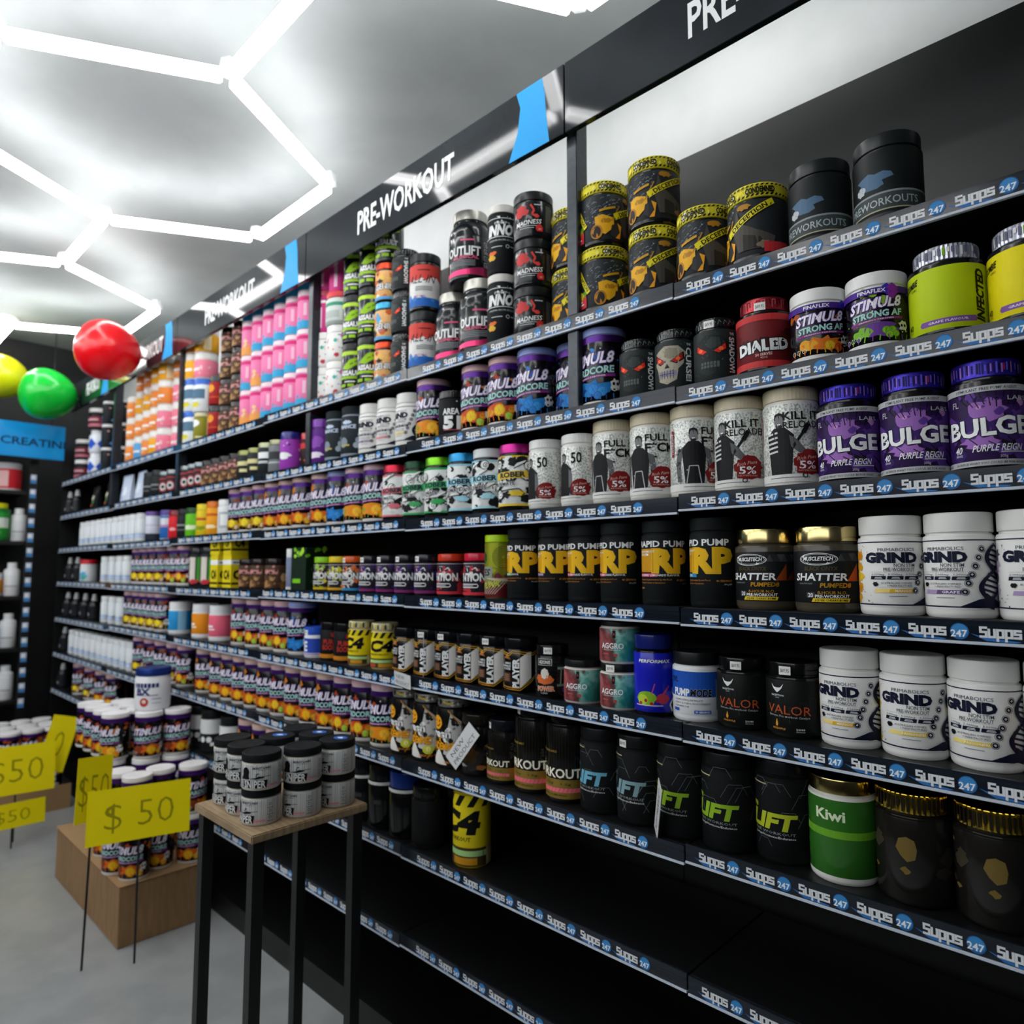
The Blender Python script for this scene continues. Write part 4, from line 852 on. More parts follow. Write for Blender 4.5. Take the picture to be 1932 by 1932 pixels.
plain('dots', 'black canister with blue and white dots', .045, .155, (.02, .98, '#d8dadc', 'plastic'), ('#14161a', 'plastic'), (.004, .134, '#14181e'), art_simple([('x', -1, .05, 1, .95, 26, .1, ['#4a8ac8', '#c9ccd0', '#1c2026', '#5a9ad8', '#d8a08a'], .4)]))
plain('maroon', 'black and maroon tub with white lid', .06, .15, (.03, .98, '#e4e2e2', 'plastic'), ('#15151a', 'plastic'), (.008, .115, '#17151a'), art_simple([('r', -1.2, .4, 1.2, .75, '#7a2a38'), ('r', -1.2, .1, 1.2, .3, '#b86a78'), ('r', -.3, .5, .7, .62, '#c9a0a8')]))
plain('redrim', 'black canister with red ring print', .042, .13, (.022, .98, '#8f989a', 'foil'), ('#17191b', 'gloss'), (.004, .105, '#1b1e20'), art_simple([('e', .25, .4, .28, .28, '#a8343c'), ('e', .25, .4, .2, .2, '#d0d2d2'), ('e', .25, .4, .1, .1, '#1b1e20'), ('r', -.2, .8, .8, .88, '#a8343c')]))
plain('yellowspot', 'black tub with pale yellow patches', .048, .13, (.024, .97, '#8f935a', 'foil'), ('#16191a', 'gloss'), (.006, .104, '#1a2021'), art_simple([('r', -.2, .55, .9, .75, '#dcd49a'), ('r', .1, .25, .6, .4, '#dcd49a'), ('s', .7, .15, .08, .08, '#8fae2c')]))
plain('whitepatch', 'black tub with white patch label', .05, .14, (.024, .97, '#a9ad8a', 'foil'), ('#16191a', 'gloss'), (.006, .114, '#1a2021'), art_simple([('r', -.1, .6, .75, .85, WH), ('r', -.1, .4, .4, .5, LG), ('s', .8, .15, .1, .08, '#8fb82c')]))
plain('greytub', 'grey tub with dark panel', .048, .14, (.022, .97, '#9a9c7a', 'foil'), ('#5a5e60', 'gloss'), (.006, .116, '#787d80'), art_simple([('r', -.2, .45, .8, .75, '#33383a'), ('r', -.2, .3, .9, .36, '#b9bec0')]))
plain('purpletub', 'bright purple tub with dark blue lid', .05, .16, (.03, .97, '#2a2a86', 'gloss'), ('#7a2a9a', 'gloss'), (.004, .126, '#9a3ab0'), art_simple([('s', .1, .45, .34, .14, WH, 14, .5), ('x', -.3, .6, .9, .95, 8, .06, ['#d0a0dc', '#5a1a7a'], .5)]))
plain('redsmall', 'small red and black tub', .045, .15, (.03, .97, '#d0303a', 'gloss'), ('#17191b', 'gloss'), (.004, .118, '#2a1416'), art_simple([('r', -1, .7, 1, .9, '#d0343a'), ('x', -.4, .1, .9, .5, 8, .07, ['#c83a3a', '#d8c23a', '#8a8a8a'], .5)]))
plain('purplelid', 'deep purple tub with violet lid', .05, .175, (.034, 1.0, '#7a2aa8', 'gloss'), ('#4a1a6e', 'gloss'), (.004, .138, '#5a2080'), art_simple([('s', .15, .6, .26, .2, '#8a4ab0', 14, .4), ('s', .1, .22, .36, .1, '#e4dcea', 14, .4)]))
plain('slimwhite', 'slim white bottle with pale blue band', .04, .165, (.03, .96, '#e4e8ea', 'plastic'), ('#e2e7ea', 'plastic'), (.006, .13, '#e0e6ea'), art_valuewhite, shape='slim', name='supplement_bottle', cat='bottle')
plain('lilacband', 'white band tub with purple lid', .055, .165, (.024, 1.0, '#6a4a9a', 'plastic'), ('#2a2e3a', 'plastic'), (.04, .14, '#d8dcea'), art_simple([('r', -1, .45, 1, .5, '#b4b8cc')]))
plain('bluetub', 'blue and white tub with purple lid', .05, .16, (.03, 1.0, '#5a4a9a', 'plastic'), ('#d8dce0', 'plastic'), (.006, .128, '#2a6ab8'), art_simple([('r', -1, .6, 1, .9, '#d8dce4'), ('r', -1, .5, 1, .58, '#c890b8')]))
plain('redbottle', 'glossy red tub with dark red lid', .05, .15, (.03, .98, '#8a1420', 'gloss'), ('#d0202c', 'gloss'), (.006, .118, '#d8222e'), art_simple([('s', .2, .4, .2, .1, '#e8b0b0')]))
plain('blackplain', 'plain black tub with grey letters', .05, .15, (.03, .97, '#16181a', 'plastic'), ('#15181a', 'plastic'), (.006, .118, '#181c1e'), art_simple([('r', -.2, .5, .6, .58, '#8a9092'), ('r', -.2, .3, .4, .35, '#6a7072')]))
plain('greentub', 'bright green tub with dark green lid', .05, .15, (.03, .97, '#1c4a20', 'plastic'), ('#5ab01e', 'plastic'), (.006, .118, '#63bc20'), art_simple([('s', .2, .4, .5, .12, '#dfeccc')]))
plain('yellowcap', 'yellow tub with lemon cap', .05, .16, (.03, .97, '#e8d81c', 'plastic'), ('#d8c01c', 'plastic'), (.006, .128, '#dcc41e'), art_simple([('s', .1, .3, .4, .1, '#8a9a1c'), ('r', -.2, .6, .6, .7, '#b8482c')]))
plain('orangecap', 'orange tub with orange cap', .05, .165, (.03, .97, '#e87a1c', 'plastic'), ('#e89a1c', 'plastic'), (.006, .132, '#eca01e'), art_simple([('s', .1, .3, .5, .08, '#f4e0b0'), ('r', -.2, .7, .6, .8, '#c85a1c')]))
plain('whitecap', 'white tub with grey lettering and white cap', .05, .165, (.03, .97, '#eef0f0', 'plastic'), ('#e8eaec', 'plastic'), (.006, .132, '#e6e9ea'), art_simple([('r', .0, .2, .5, .8, '#b4babc'), ('r', .1, .3, .4, .7, WH)]))
plain('redwhite', 'white tub with red lid and green drop', .055, .15, (.03, 1.0, '#d8202a', 'plastic'), ('#e0e4e6', 'plastic'), (.006, .118, '#dfe4e8'), art_simple([('s', .3, .3, .3, .3, '#5ab4e0'), ('s', .35, .2, .14, .16, '#5aa82a')]))
plain('stripes', 'dark tub with white and green upright panels', .05, .19, (.03, .97, '#22282a', 'gloss'), ('#1a1d1e', 'gloss'), (.006, .158, '#1c1f20'), art_simple([('r', .0, .1, .25, .9, '#d8d2c8'), ('r', .3, .1, .4, .9, '#4aa83a'), ('r', -.2, .1, -.05, .9, '#7a3a2c'), ('s', .2, .12, .2, .1, '#c83040')]))
plain('slimgrey', 'slim grey floral tube with white cap', .028, .165, (.035, 1.0, '#eceef0', 'plastic'), ('#d8dadc', 'plastic'), (.014, .13, '#7a86a0'), art_simple([('x', -.4, .1, .4, .9, 12, .06, ['#9aa4bc', '#4a5670', '#b8404a'], .5)]))
plain('darkpump', 'black spray bottle with pale nozzle', .036, .17, (.03, 1, '#b4b6b8', 'plastic'), ('#15171a', 'gloss'), (0, 0, '#1b1e22'), art_simple([('s', .1, .3, .14, .14, '#8a8e92')]), shape='pump', name='spray_bottle', cat='bottle')
plain('blackwhite', 'black tub with white upper label', .058, .19, (.034, .95, '#15171a', 'plastic'), ('#17191c', 'plastic'), (.02, .15, '#1a1c1f'), art_simple([('r', -1.3, .5, 1.3, 1, '#e4e6e6'), ('e', .1, .3, .1, .1, WH), ('e', .35, .3, .1, .1, WH), ('r', .4, .08, .8, .2, WH)]))
plain('whitering', 'black tub with white collar ring', .056, .2, (.05, .97, '#121316', 'gloss'), ('#0f1012', 'gloss'), (.01, .135, '#111214', 'gloss'), art_simple([('r', .1, .55, .3, .65, '#3a3d40')]), ring=(.139, .149, '#e0e2e0', 'plastic'))
plain('whitering_blue', 'black tub with white collar and blue lid', .06, .2, (.05, .97, '#16307a', 'gloss'), ('#0f1012', 'gloss'), (.01, .135, '#111214', 'gloss'), None, ring=(.139, .149, '#e0e2e0', 'plastic'))
plain('blacksoft', 'plain soft black tub', .056, .18, (.03, .97, '#131416', 'gloss'), ('#101113', 'gloss'), (.01, .14, '#121315'), None)
plain('yellowtall', 'tall yellow tub with hazard striped rim', .055, .235, (.03, .98, '#2a2818', 'gloss'), ('#c9b41a', 'gloss'), (.006, .2, '#e0cc1a'), art_c4)
plain('clean_blue', 'white tub with sky blue label band', .06, .165, (.035, .97, '#e8eaec', 'plastic'), ('#e8eaec', 'plastic'), (.022, .12, '#2a92d0'), art_simple([('r', -.4, .42, -.05, .52, WH), ('r', -.4, .3, .05, .36, WH), ('r', .6, .0, 1.0, 1, '#8ac0e0')]))
plain('clean_orange', 'white tub with orange label band', .06, .165, (.035, .97, '#e8eaec', 'plastic'), ('#e8eaec', 'plastic'), (.022, .12, '#e8901c'), art_simple([('r', -.4, .42, .2, .52, WH), ('r', -.4, .3, .3, .36, WH)]))
plain('clean_pink', 'white tub with rose pink label band', .06, .165, (.035, .97, '#e8eaec', 'plastic'), ('#e8eaec', 'plastic'), (.022, .12, '#e8647f'), art_simple([('r', -.4, .42, .2, .52, WH), ('r', -.4, .3, .3, .36, WH)]))
kind('sniper', T, 'tub', 'squat grey tub with black lid and silhouette', .05, .09, (.022, 1.0, '#16181a', 'matte'), ('#d8d2c4', 'plastic'), (.005, .066, '#cfd1d0'), art_sniper)
kind('bx', T, 'tub', 'large white tub with dark blue lid', .075, .19, (.036, 1.0, '#1c3a8a', 'foil'), ('#e4e6ea', 'plastic'), (.012, .145, '#e6e8ec'), art_bx)
kind('greenjug', T, 'tub', 'green tub with yellow cap', .085, .27, (.04, .8, '#d8d41c', 'plastic'), ('#1f7a34', 'plastic'), (.02, .2, '#2f9a3c'), art_simple([('r', -.6, .4, .6, .8, '#dfe8dc'), ('s', .0, .2, .3, .14, '#d8dc3a')]))
kind('whitejug', T, 'tub', 'white bottle with grey text', .05, .24, (.04, .6, '#e4e6e8', 'plastic'), ('#e2e4e6', 'plastic'), (.03, .15, '#d8dadc'), art_simple([('r', -.3, .3, .4, .36, '#8a8e92')]), shape='slim')
kind('redjug', T, 'tub', 'white and red tub', .08, .2, (.036, .97, '#dfe0e2', 'plastic'), ('#d8d8da', 'plastic'), (.012, .155, '#d02a34'), art_simple([('r', -.4, .1, .1, .9, '#e8b8b8')]))
# cartons and pouches
kind('c4box', 'supplement_carton', 'box', 'yellow carton with black letters', .045, .09, (.01, 1, '#d8c41a', 'paper'), ('#e2ce1c', 'paper'), None, art_simple([('t', 'C4', 0, .6, .4, INK, .5, .06), ('r', -.5, .2, .5, .3, INK), ('t', 'C4', .95, .6, .4, INK, .5, .06), ('r', .55, .2, 1.4, .3, INK)]), shape='box', depth=.08)
kind('c4boxtall', 'supplement_carton', 'box', 'yellow carton with white band and black letters', .045, .15, (.01, 1, '#d8c41a', 'paper'), ('#e2ce1c', 'paper'), None, art_simple([('r', -.3, .7, .3, .84, WH), ('t', 'C4', 0, .4, .26, INK, .4, .06), ('r', -.3, .1, .3, .16, INK), ('r', .3, .7, .83, .84, WH), ('r', .36, .74, .8, .78, INK), ('t', 'C4', .57, .4, .26, INK, .4, .06), ('r', .33, .1, .8, .16, INK)]), shape='box', depth=.08)
kind('greenbox', 'supplement_carton', 'box', 'dark green carton with lime splash', .055, .165, (.01, 1, '#4a9a1c', 'paper'), ('#13261a', 'paper'), None, lambda A: (A.scatter(-.3, .8, .9, .98, 14, .08, ['#7ac81e', '#4a9a1c', '#a8dc3a'], .5), A.rect(-.25, .18, .1, .28, '#7ac81e'), A.ring(.62, .5, .16, .012, '#5a7a5c', 4), A.ring(.62, .22, .16, .012, '#5a7a5c', 4)), shape='box', depth=.1)
kind('pouch', 'foil_pouch', 'pouch', 'pale blue white foil pouch', .075, .17, (.01, 1, '#d8e0f0', 'foil'), ('#c9d4e8', 'plastic'), None, art_simple([('s', .1, .4, .25, .2, '#e4ecf6'), ('s', -.1, .3, .16, .25, '#9ab0d4')]), shape='pouch', depth=.07)
kind('darkpouch', 'foil_pouch', 'pouch', 'black pouch with pale flower print', .07, .15, (.01, 1, '#15171a', 'gloss'), ('#16191b', 'gloss'), None, art_simple([('s', .0, .5, .2, .14, '#d0ccb8'), ('s', .1, .3, .12, .1, '#4a7a4a'), ('s', -.05, .15, .16, .06, '#c85a2c')]), shape='pouch', depth=.06)

for id in KINDS: build(id)
# ------------------------------------------------------------------ the room
SHELF = {'A': .613, 'B': .370, 'C': .126, 'D': -.118, 'E': -.368, 'F': -.620, 'G': -.880, 'H': -1.140}
NAMES = {'A': 'top shelf', 'B': 'second shelf', 'C': 'third shelf', 'D': 'fourth shelf', 'E': 'fifth shelf', 'F': 'sixth shelf', 'G': 'seventh shelf', 'H': 'bottom shelf'}
STRIP = .036
X0, X1 = -6.45, 1.9
FLOOR = noise_mat('pale_vinyl_floor', '#8d9090', '#989a9a', 6, .28)
CEIL = noise_mat('ceiling_plaster', '#989d9d', '#a0a5a5', 3, .75)
WALLW = noise_mat('painted_wall', '#c9cdcc', '#d2d5d4', 4, .6)
WALLD = noise_mat('dark_end_wall', '#0c0d10', '#101216', 8, .5)
def slab(name, mt, *a):
    return tag(link(name, box_mesh(name, *a), [mt]), kind='structure')
slab('floor', FLOOR, X0, X1, -4.6, .6, -.06, 0)
slab('ceiling', CEIL, X0, X1, -4.6, .6, EYE + 1.80, EYE + 1.88)
slab('wall_right', WALLW, X0, X1, .5, .6, 0, EYE + 1.80)
slab('added_wall_near', WALLD, X1, X1 + .1, -4.6, .6, 0, EYE + 1.88)  # unseen wall, added so world light enters only from the open left side
slab('added_wall_left', WALLD, X0, X1, -4.7, -4.6, 0, 2.3)  # unseen low dark wall, added and sized to darken the ticket strip reflections
slab('wall_back', WALLD, X0 - .1, X0, -4.6, .6, 0, EYE + 1.88)

# hexagon lattice of light tubes under the ceiling
HEXZ = EYE + 1.60
HL = .66
hexl = tag(empty('hexagon_ceiling_light', (-3, -1.5, HEXZ)), 'white glowing hexagon lattice of light tubes under the ceiling', 'ceiling light')
TUBE = mat('#ffffff', 'plastic', TUBE_POWER)
tube_me = box_mesh('light_tube', 0, HL - .05, -.024, .024, -.016, .016, bev=.006); tube_me.materials.append(TUBE)
joint_me = lathe_mesh('tube_joint', [(.03, -.012), (.034, 0), (.03, .03)], 6); joint_me.materials.append(mat('#d8dadb'))
hx0, hy0 = -4.11, -.46
seen = set()
for i in range(-14, 16):
    for j in range(-14, 16):
        ax = hx0 + HL * 1.5 * (i + j); ay = hy0 + HL * .8660254 * (i - j)
        for kk, th in enumerate((0, 120, 240)):
            t = math.radians(th)
            bx, by = ax + HL * math.cos(t), ay + HL * math.sin(t)
            if min(ax, bx) < X0 + .05 or max(ax, bx) > -.4 or min(ay, by) < -3.6 or max(ay, by) > .45: continue
            o = bpy.data.objects.new('light_tube', tube_me); COL.objects.link(o); o.parent = hexl
            o.location = (ax + .025 * math.cos(t) + 3, ay + .025 * math.sin(t) + 1.5, 0); o.rotation_euler = (0, 0, t)
            for q in ((ax, ay), (bx, by)):
                k2 = (round(q[0], 2), round(q[1], 2))
                if k2 not in seen:
                    seen.add(k2)
                    o = bpy.data.objects.new('tube_joint', joint_me); COL.objects.link(o); o.parent = hexl; o.location = (q[0] + 3, q[1] + 1.5, .02)
# small round downlight near the end wall
dl = tag(empty('downlight', (-5.95, -.4, EYE + 1.784)), 'small round recessed downlight near the end wall', 'ceiling light')
link('bezel', lathe_mesh('bezel', [(.075, 0), (.085, .003), (.085, .02)], 32), [mat('#e4e6e6')], dl)
link('lens', lathe_mesh('lens', [(.06, -.004), (.065, .002), (.065, .004)], 32), [mat('#fff8ea', 'plastic', 14)], dl)

# ------------------------------------------------------------------ shelving frame and shelves
BLACK = noise_mat('black_powder_coat', '#060708', '#0a0b0d', 30, .42)
STEEL = noise_mat('graphite_upright', '#2c3238', '#353c43', 60, .3, .3)
STRIPM = noise_mat('glossy_ticket_strip', '#141a24', '#1b222c', 14, .14, stretch=(.2, 1, 6))
STRIPM.node_tree.nodes['Principled BSDF'].inputs['Specular IOR Level'].default_value = .42
LIP = mat('#c3ccd8', 'plastic')
fr = tag(empty('shelving_frame', (-3, .4, 0)), 'black steel frame and back panels carrying the long wall of shelves', 'shelving')
def fpart(name, mt, *a):
    return link(name, box_mesh(name, *[v - (-3, -3, .4, .4, 0, 0)[i] for i, v in enumerate(a)]), [mt], fr)
for i in range(7):
    fpart('back_panel', BLACK, -5.94 + .985 * i, -5.94 + .985 * (i + 1) - .004, .385, .4, .02, EYE + 1.2)
ups = [.235, -1.085, -2.403, -3.724, -4.805]
for x, lab in zip(ups, ('just beside the camera', 'between hazard tape tubs', 'beside the pink canisters', 'before the orange stacks', 'furthest along')):
    e = tag(empty('upright_post', (x, .027, EYE + SHELF['B'] + STRIP)), 'graphite steel upright between the upper shelves, ' + lab, 'post', 'uprights of the long wall')
    h1 = SHELF['A'] - SHELF['B'] - STRIP - .003
    link('lower_post', box_mesh('lower_post', -.017, .017, -.023, .023, .0006, h1, bev=.002), [STEEL], e)
    link('upper_post', box_mesh('upper_post', -.017, .017, -.023, .023, SHELF['A'] - SHELF['B'] + .0045, 1.33 - SHELF['B'] - STRIP, bev=.002), [STEEL], e)
fpart('end_panel', BLACK, -5.972, -5.945, .004, .4, .0, EYE + SHELF['A'] + .3)
fpart('base_plinth', BLACK, -5.94, .95, .03, .38, .0, .09)

# one name plate: white word, blue disc with number, blue swoosh
def logo_art(A, x, near=True):
    A.poly([(x - .010, .017), (x + .008, .012), (x + .058, .0065), (x + .05, .0045), (x + .012, .006)], '#2f6fb4')
    A.block('Supps', x + .002, .0128, .0145, .057, '#dcdfe2')
    A.ell(x + .0775, .0195, .0135, .0135, '#235f9c', 20 if near else 12); A.ell(x + .0775, .0205, .0118, .0112, '#3a86c4', 16 if near else 10)
    A.text('247', x + .0765, .0165, .0115, '#eef2f4', .0235, .02, res=2 if near else 1)
JOINTS = [.95, .2, -.785, -1.767, -2.755, -3.74, -4.725, -5.93]
for lv, z in SHELF.items():
    depth = .37
    for i in range(len(JOINTS) - 1):
        xb, xa = JOINTS[i], JOINTS[i + 1]
        if lv == 'H' and xb < -3: continue
        off = .003 * ((i + ord(lv)) % 3) - .003
        nm = ['closest', 'second closest', 'third', 'fourth', 'fifth', 'second furthest', 'furthest'][i]
        e = tag(empty('shelf', (xa, 0, EYE + z + off)), f'black steel shelf with name strip, {NAMES[lv]}, {nm} section along the aisle', 'shelf', 'shelves of the long wall')
        L = xb - xa - .003
        link('shelf_board', box_mesh('shelf_board', 0, L, .004, depth, STRIP - .024 - off, STRIP - off, bev=.0015), [BLACK], e)
        st = link('ticket_strip', box_mesh('ticket_strip', 0, L, -.003, .0035, .004, STRIP + .002, bev=.0008), [STRIPM], e)
        link('edge_lip', box_mesh('edge_lip', 0, L, -.005, .003, -.001, .0038, bev=.0006), [LIP], e)
        A = Art(i)
        x = (-.755 if xa >= -.79 else -.865)
        x0 = x
        while x0 - .103 > xa + .012: x0 -= .103
        while x0 < xa + .012: x0 += .103
        while x0 + .092 < xb:
            logo_art(A, x0 - xa, xa > -3); x0 += .103
        if A.n:
            me = A.flat('strip_lettering', lambda u, v, n: Vector((u, -.0033 - .000012 * ((n - 1) % 25), v)))
            o = bpy.data.objects.new('strip_lettering', me); COL.objects.link(o); o.parent = st

# ------------------------------------------------------------------ glossy header boards
HZ0, HZ1 = EYE + 1.137, EYE + 1.33
HEAD = noise_mat('gloss_header_board', '#1d2125', '#21262b', 5, .07)
HEAD.node_tree.nodes['Principled BSDF'].inputs['Specular IOR Level'].default_value = .28
hedges = [.235, -1.085, -2.403, -3.724, -4.805, -5.7]
for i in range(len(hedges) - 1):
    xb, xa = hedges[i], hedges[i + 1]
    nm = ['closest to the lens', 'above the striped tubs', 'above the pink canisters', 'behind the red balloon', 'behind the green balloon'][i]
    e = tag(empty('header_board', (xa, 0, HZ0)), f'glossy charcoal header board with white lettering, {nm}', 'sign', 'header boards')
    L = xb - xa - .004; H = HZ1 - HZ0
    link('board', box_mesh('board', 0, L, -.022, -.004, 0, H, bev=.001), [HEAD], e)
    A = Art(i)
    pts = [(L - .2 + .05 * (1 - t) ** 2 * 2.2, H * (1 - t)) for t in (0, .2, .4, .6, .8, 1)]
    A.poly([(L - .17, H - .001), (L - .155, H * .75), (L - .165, H * .4), (L - .2, 0.001), (L - .05, 0.001), (L - .06, H * .4), (L - .065, H * .75), (L - .075, H - .001)], '#1a9be0')
    link('blue_swoosh', A.flat('blue_swoosh', lambda u, v, n: Vector((u, -.0223 - .0001 * n, v))), [], e)
    A = Art(i); A.text('PRE-WORKOUT', .36, .1, .085, '#f2f4f4', .52 if L > 1 else .3, .02, al='L')
    link('header_lettering', A.flat('header_lettering', lambda u, v, n: Vector((u, -.0225, v))), [], e)

# ------------------------------------------------------------------ far end unit, set across the aisle
ex = -6.0
eu = tag(empty('end_wall_unit', (ex, -.7, 0)), 'black end wall shelving unit with white bottles at its corner', 'shelving')
def epart(name, mt, *a):
    return link(name, box_mesh(name, *[v - (ex, ex, -.7, -.7, 0, 0)[i] for i, v in enumerate(a)]), [mt], eu)
epart('back_panel', BLACK, -6.43, -6.415, -1.6, -.16, 0, 2.5)
epart('upright', BLACK, -6.03, -6.0, -.19, -.15, 0, 2.28)
for z in (.546, .181, -.214, -.581, -.95):
    epart('shelf_board', BLACK, -6.41, -6.01, -1.6, -.195, EYE + z, EYE + z + .025)
# upright strip of name plates
tp = tag(empty('ticket_post', (ex + .012, -.17, 0)), 'upright black post carrying a column of blue white name plates', 'post')
link('post', box_mesh('post', -.008, .004, -.026, .026, .02, 2.3), [BLACK], tp)
A = Art(1); A.rect(-.018, -.032, .018, .032, '#c3cede'); A.rect(-.018, -.032, .018, -.006, '#4a86c0'); A.rect(-.012, .0, .006, .026, '#eef0f4')
pm = A.flat('name_plate', lambda u, v, n: Vector((.0045 + .0002 * n, u, v)))
for k in range(16):
    o = bpy.data.objects.new('name_plate', pm); COL.objects.link(o); o.parent = tp; o.location = (0, 0, EYE + .66 - .107 * k)
# blue hanging sign
sg = tag(empty('blue_sign', (-5.88, -.6, EYE + .80)), 'sky blue hanging sign with dark lettering below the balloons', 'sign')
link('board', box_mesh('board', -.006, .006, -.6, .59, 0, .25, bev=.003), [mat('#1a96dc', 'gloss')], sg)
A = Art(1); A.text('CREATINE', 0, 0, .055, '#0c2f52', .42, .02)
link('sign_print', A.flat('sign_print', lambda u, v, n: Vector((.0064, u + .41, v + .115))), [], sg)
for k in (-.5, .5): link('hanger', box_mesh('hanger', -.003, .003, k - .003, k + .003, .25, 1.0), [mat('#1a1c20')], sg)

# ------------------------------------------------------------------ balloons
def balloon(col, loc, r, L, lab):
    e = tag(empty('balloon', loc), lab, 'balloon', 'party balloons')
    prof = []
    for k in range(19):
        t = math.pi * k / 18; q = -math.cos(t)          # round nose, slightly tapering to the knot
        prof.append((max(.0006, r * math.sin(t) * (1 - .1 * q) + (.006 if k == 18 else 0)), L * .5 * q * (1.06 if q > 0 else .94)))
    m = bpy.data.materials.get('latex_' + col[1:]) or bpy.data.materials.new('latex_' + col[1:])
    m.use_nodes = True; b = m.node_tree.nodes['Principled BSDF']
    b.inputs['Base Color'].default_value = (*lin(col), 1); b.inputs['Roughness'].default_value = .22
    b.inputs['Subsurface Weight'].default_value = .25; b.inputs['Subsurface Radius'].default_value = (.08, .08, .08)
    o = link('skin', lathe_mesh('skin', prof, 40, 0, 60), [m], e, rot=(math.radians(-90), 0, 0))
    k = link('knot', lathe_mesh('knot', [(.006, 0), (.009, .012), (.005, .018), (.014, .032)], 14), [m], e, loc=(0, L * .525, 0), rot=(math.radians(-90), 0, 0))
    return e
balloon('#e8101c', (-4.22, -.215, EYE + 1.215), .165, .33, 'glossy red balloon tied to the header board')
balloon('#12c23a', (-5.54, -.212, EYE + 1.205), .175, .345, 'bright green balloon above the blue sign')
balloon('#d8d414', (-5.9, -.42, EYE + 1.36), .155, .33, 'yellow balloon behind the green one, cut by the picture edge')

# ------------------------------------------------------------------ floor displays
CARD = noise_mat('corrugated_card', '#8a6a48', '#96754f', 50, .8, stretch=(1, 1, .2))
YEL = mat('#ead808', 'paper')
pl = tag(empty('display_plinth', (-3.55, -.22, 0)), 'brown cardboard plinth under the white lidded tub stack', 'plinth')
link('carton', box_mesh('carton', -.5, .44, -.15, .17, 0, EYE - 1.2617, bev=.003), [CARD], pl)
link('top_sheet', box_mesh('top_sheet', -.505, .445, -.155, .175, EYE - 1.2615, EYE - 1.2609), [mat('#a58560', 'paper')], pl)
pl = tag(empty('display_plinth', (-5.45, -.24, 0)), 'low cardboard tray under the furthest white lidded tubs', 'plinth')
link('carton', box_mesh('carton', -.3, .3, -.22, .2, 0, .088, bev=.003), [CARD], pl)
link('tray_rim', box_mesh('tray_rim', .3, .304, -.22, .2, 0, .15), [mat('#a58560', 'paper')], pl)
tb = tag(empty('display_table', (-1.86, -.35, 0)), 'small black table with pale wooden top under the grey tubs', 'table')
link('tabletop', box_mesh('tabletop', -.175, .175, -.175, .165, .822, .8437, bev=.003), [noise_mat('pale_wood', '#8a7458', '#a08a6c', 12, .5, stretch=(1, 8, 1))], tb)
for sx in (-.15, .15):
    for sy in (-.15, .14): link('leg', box_mesh('leg', sx - .015, sx + .015, sy - .015, sy + .015, 0, .822), [BLACK], tb)

def price_card(loc, rot, w, h, text, lab, tw, stake=True):
    e = tag(empty('price_card', loc), lab, 'price card', 'yellow price cards'); e.rotation_euler = rot
    link('card', box_mesh('card', -.001, .001, -w / 2, w / 2, -h / 2, h / 2), [YEL], e)
    if stake: link('stake', box_mesh('stake', -.003, -.001, -.004, .004, .01 - loc[2], -h / 2 + .02), [mat('#2a2a2c')], e)
    A = Art(1); A.text(text, 0, 0, h * .5, '#948b0c', tw, -.016)
    link('handwriting', A.flat('handwriting', lambda u, v, n: Vector((.0014, u, v))), [], e)
    return e

# ------------------------------------------------------------------ stock on the long wall of shelves
def P(id, x, y, z, rot, where, sticker=None):
    return place(id, x, y, z, rot, KINDS[id]['desc'] + ', ' + where, None, sticker)
P('maroon', -5.752, 0.090, 2.1495, 1, 'bottom layer, top shelf')
P('maroon', -5.752, 0.090, 2.3002, 2, 'second layer, top shelf')
P('diamond', -5.391, 0.074, 2.1495, 2, 'bottom layer, top shelf')
P('diamond', -5.391, 0.074, 2.3102, 4, 'second layer, top shelf')
P('maroon', -5.391, 0.074, 2.4709, 2, 'third layer, top shelf')
P('dots', -5.080, 0.059, 2.1495, 3, 'bottom layer, first from far end, top shelf')
P('dots', -5.080, 0.059, 2.3052, -4, 'second layer, first from far end, top shelf')
P('dots', -5.080, 0.059, 2.4609, -0, 'third layer, first from far end, top shelf')
P('dots', -4.958, 0.115, 2.1495, 4, 'bottom layer, second from far end, top shelf')
P('dots', -4.958, 0.115, 2.3052, 1, 'second layer, second from far end, top shelf')
P('dots', -4.958, 0.115, 2.4609, 3, 'third layer, second from far end, top shelf')
P('ora', -4.582, 0.072, 2.1495, -3, 'bottom layer, first from far end, top shelf')
P('ora', -4.582, 0.072, 2.2852, -0, 'second layer, first from far end, top shelf')
P('ora', -4.582, 0.072, 2.4209, -2, 'third layer, first from far end, top shelf')
P('ora_blue', -4.430, 0.072, 2.1495, 0, 'on the top shelf')
P('ora', -4.430, 0.072, 2.2852, 1, 'second layer, second from far end, top shelf')
P('ora_yellow', -4.430, 0.072, 2.4209, -4, 'third layer, first from far end, top shelf')
P('ora', -4.430, 0.072, 2.5566, -2, 'fourth layer, first from far end, top shelf')
P('ora', -4.298, 0.072, 2.1495, -2, 'bottom layer, second from far end, top shelf')
P('ora', -4.298, 0.072, 2.2852, 3, 'second layer, third from far end, top shelf')
P('ora_yellow', -4.298, 0.072, 2.4209, 2, 'third layer, second from far end, top shelf')
P('ora', -4.298, 0.072, 2.5566, -3, 'fourth layer, second from far end, top shelf')
P('ora_yellow', -4.181, 0.072, 2.1495, 2, 'bottom layer, top shelf')
P('ora', -4.181, 0.072, 2.2852, -3, 'second layer, fourth from far end, top shelf')
P('ora', -4.181, 0.072, 2.4209, 1, 'third layer, second from far end, top shelf')
P('ora_yellow', -4.181, 0.072, 2.5566, -3, 'fourth layer, first from far end, top shelf')
P('ora_pink', -4.064, 0.072, 2.1495, -4, 'bottom layer, first from far end, top shelf')
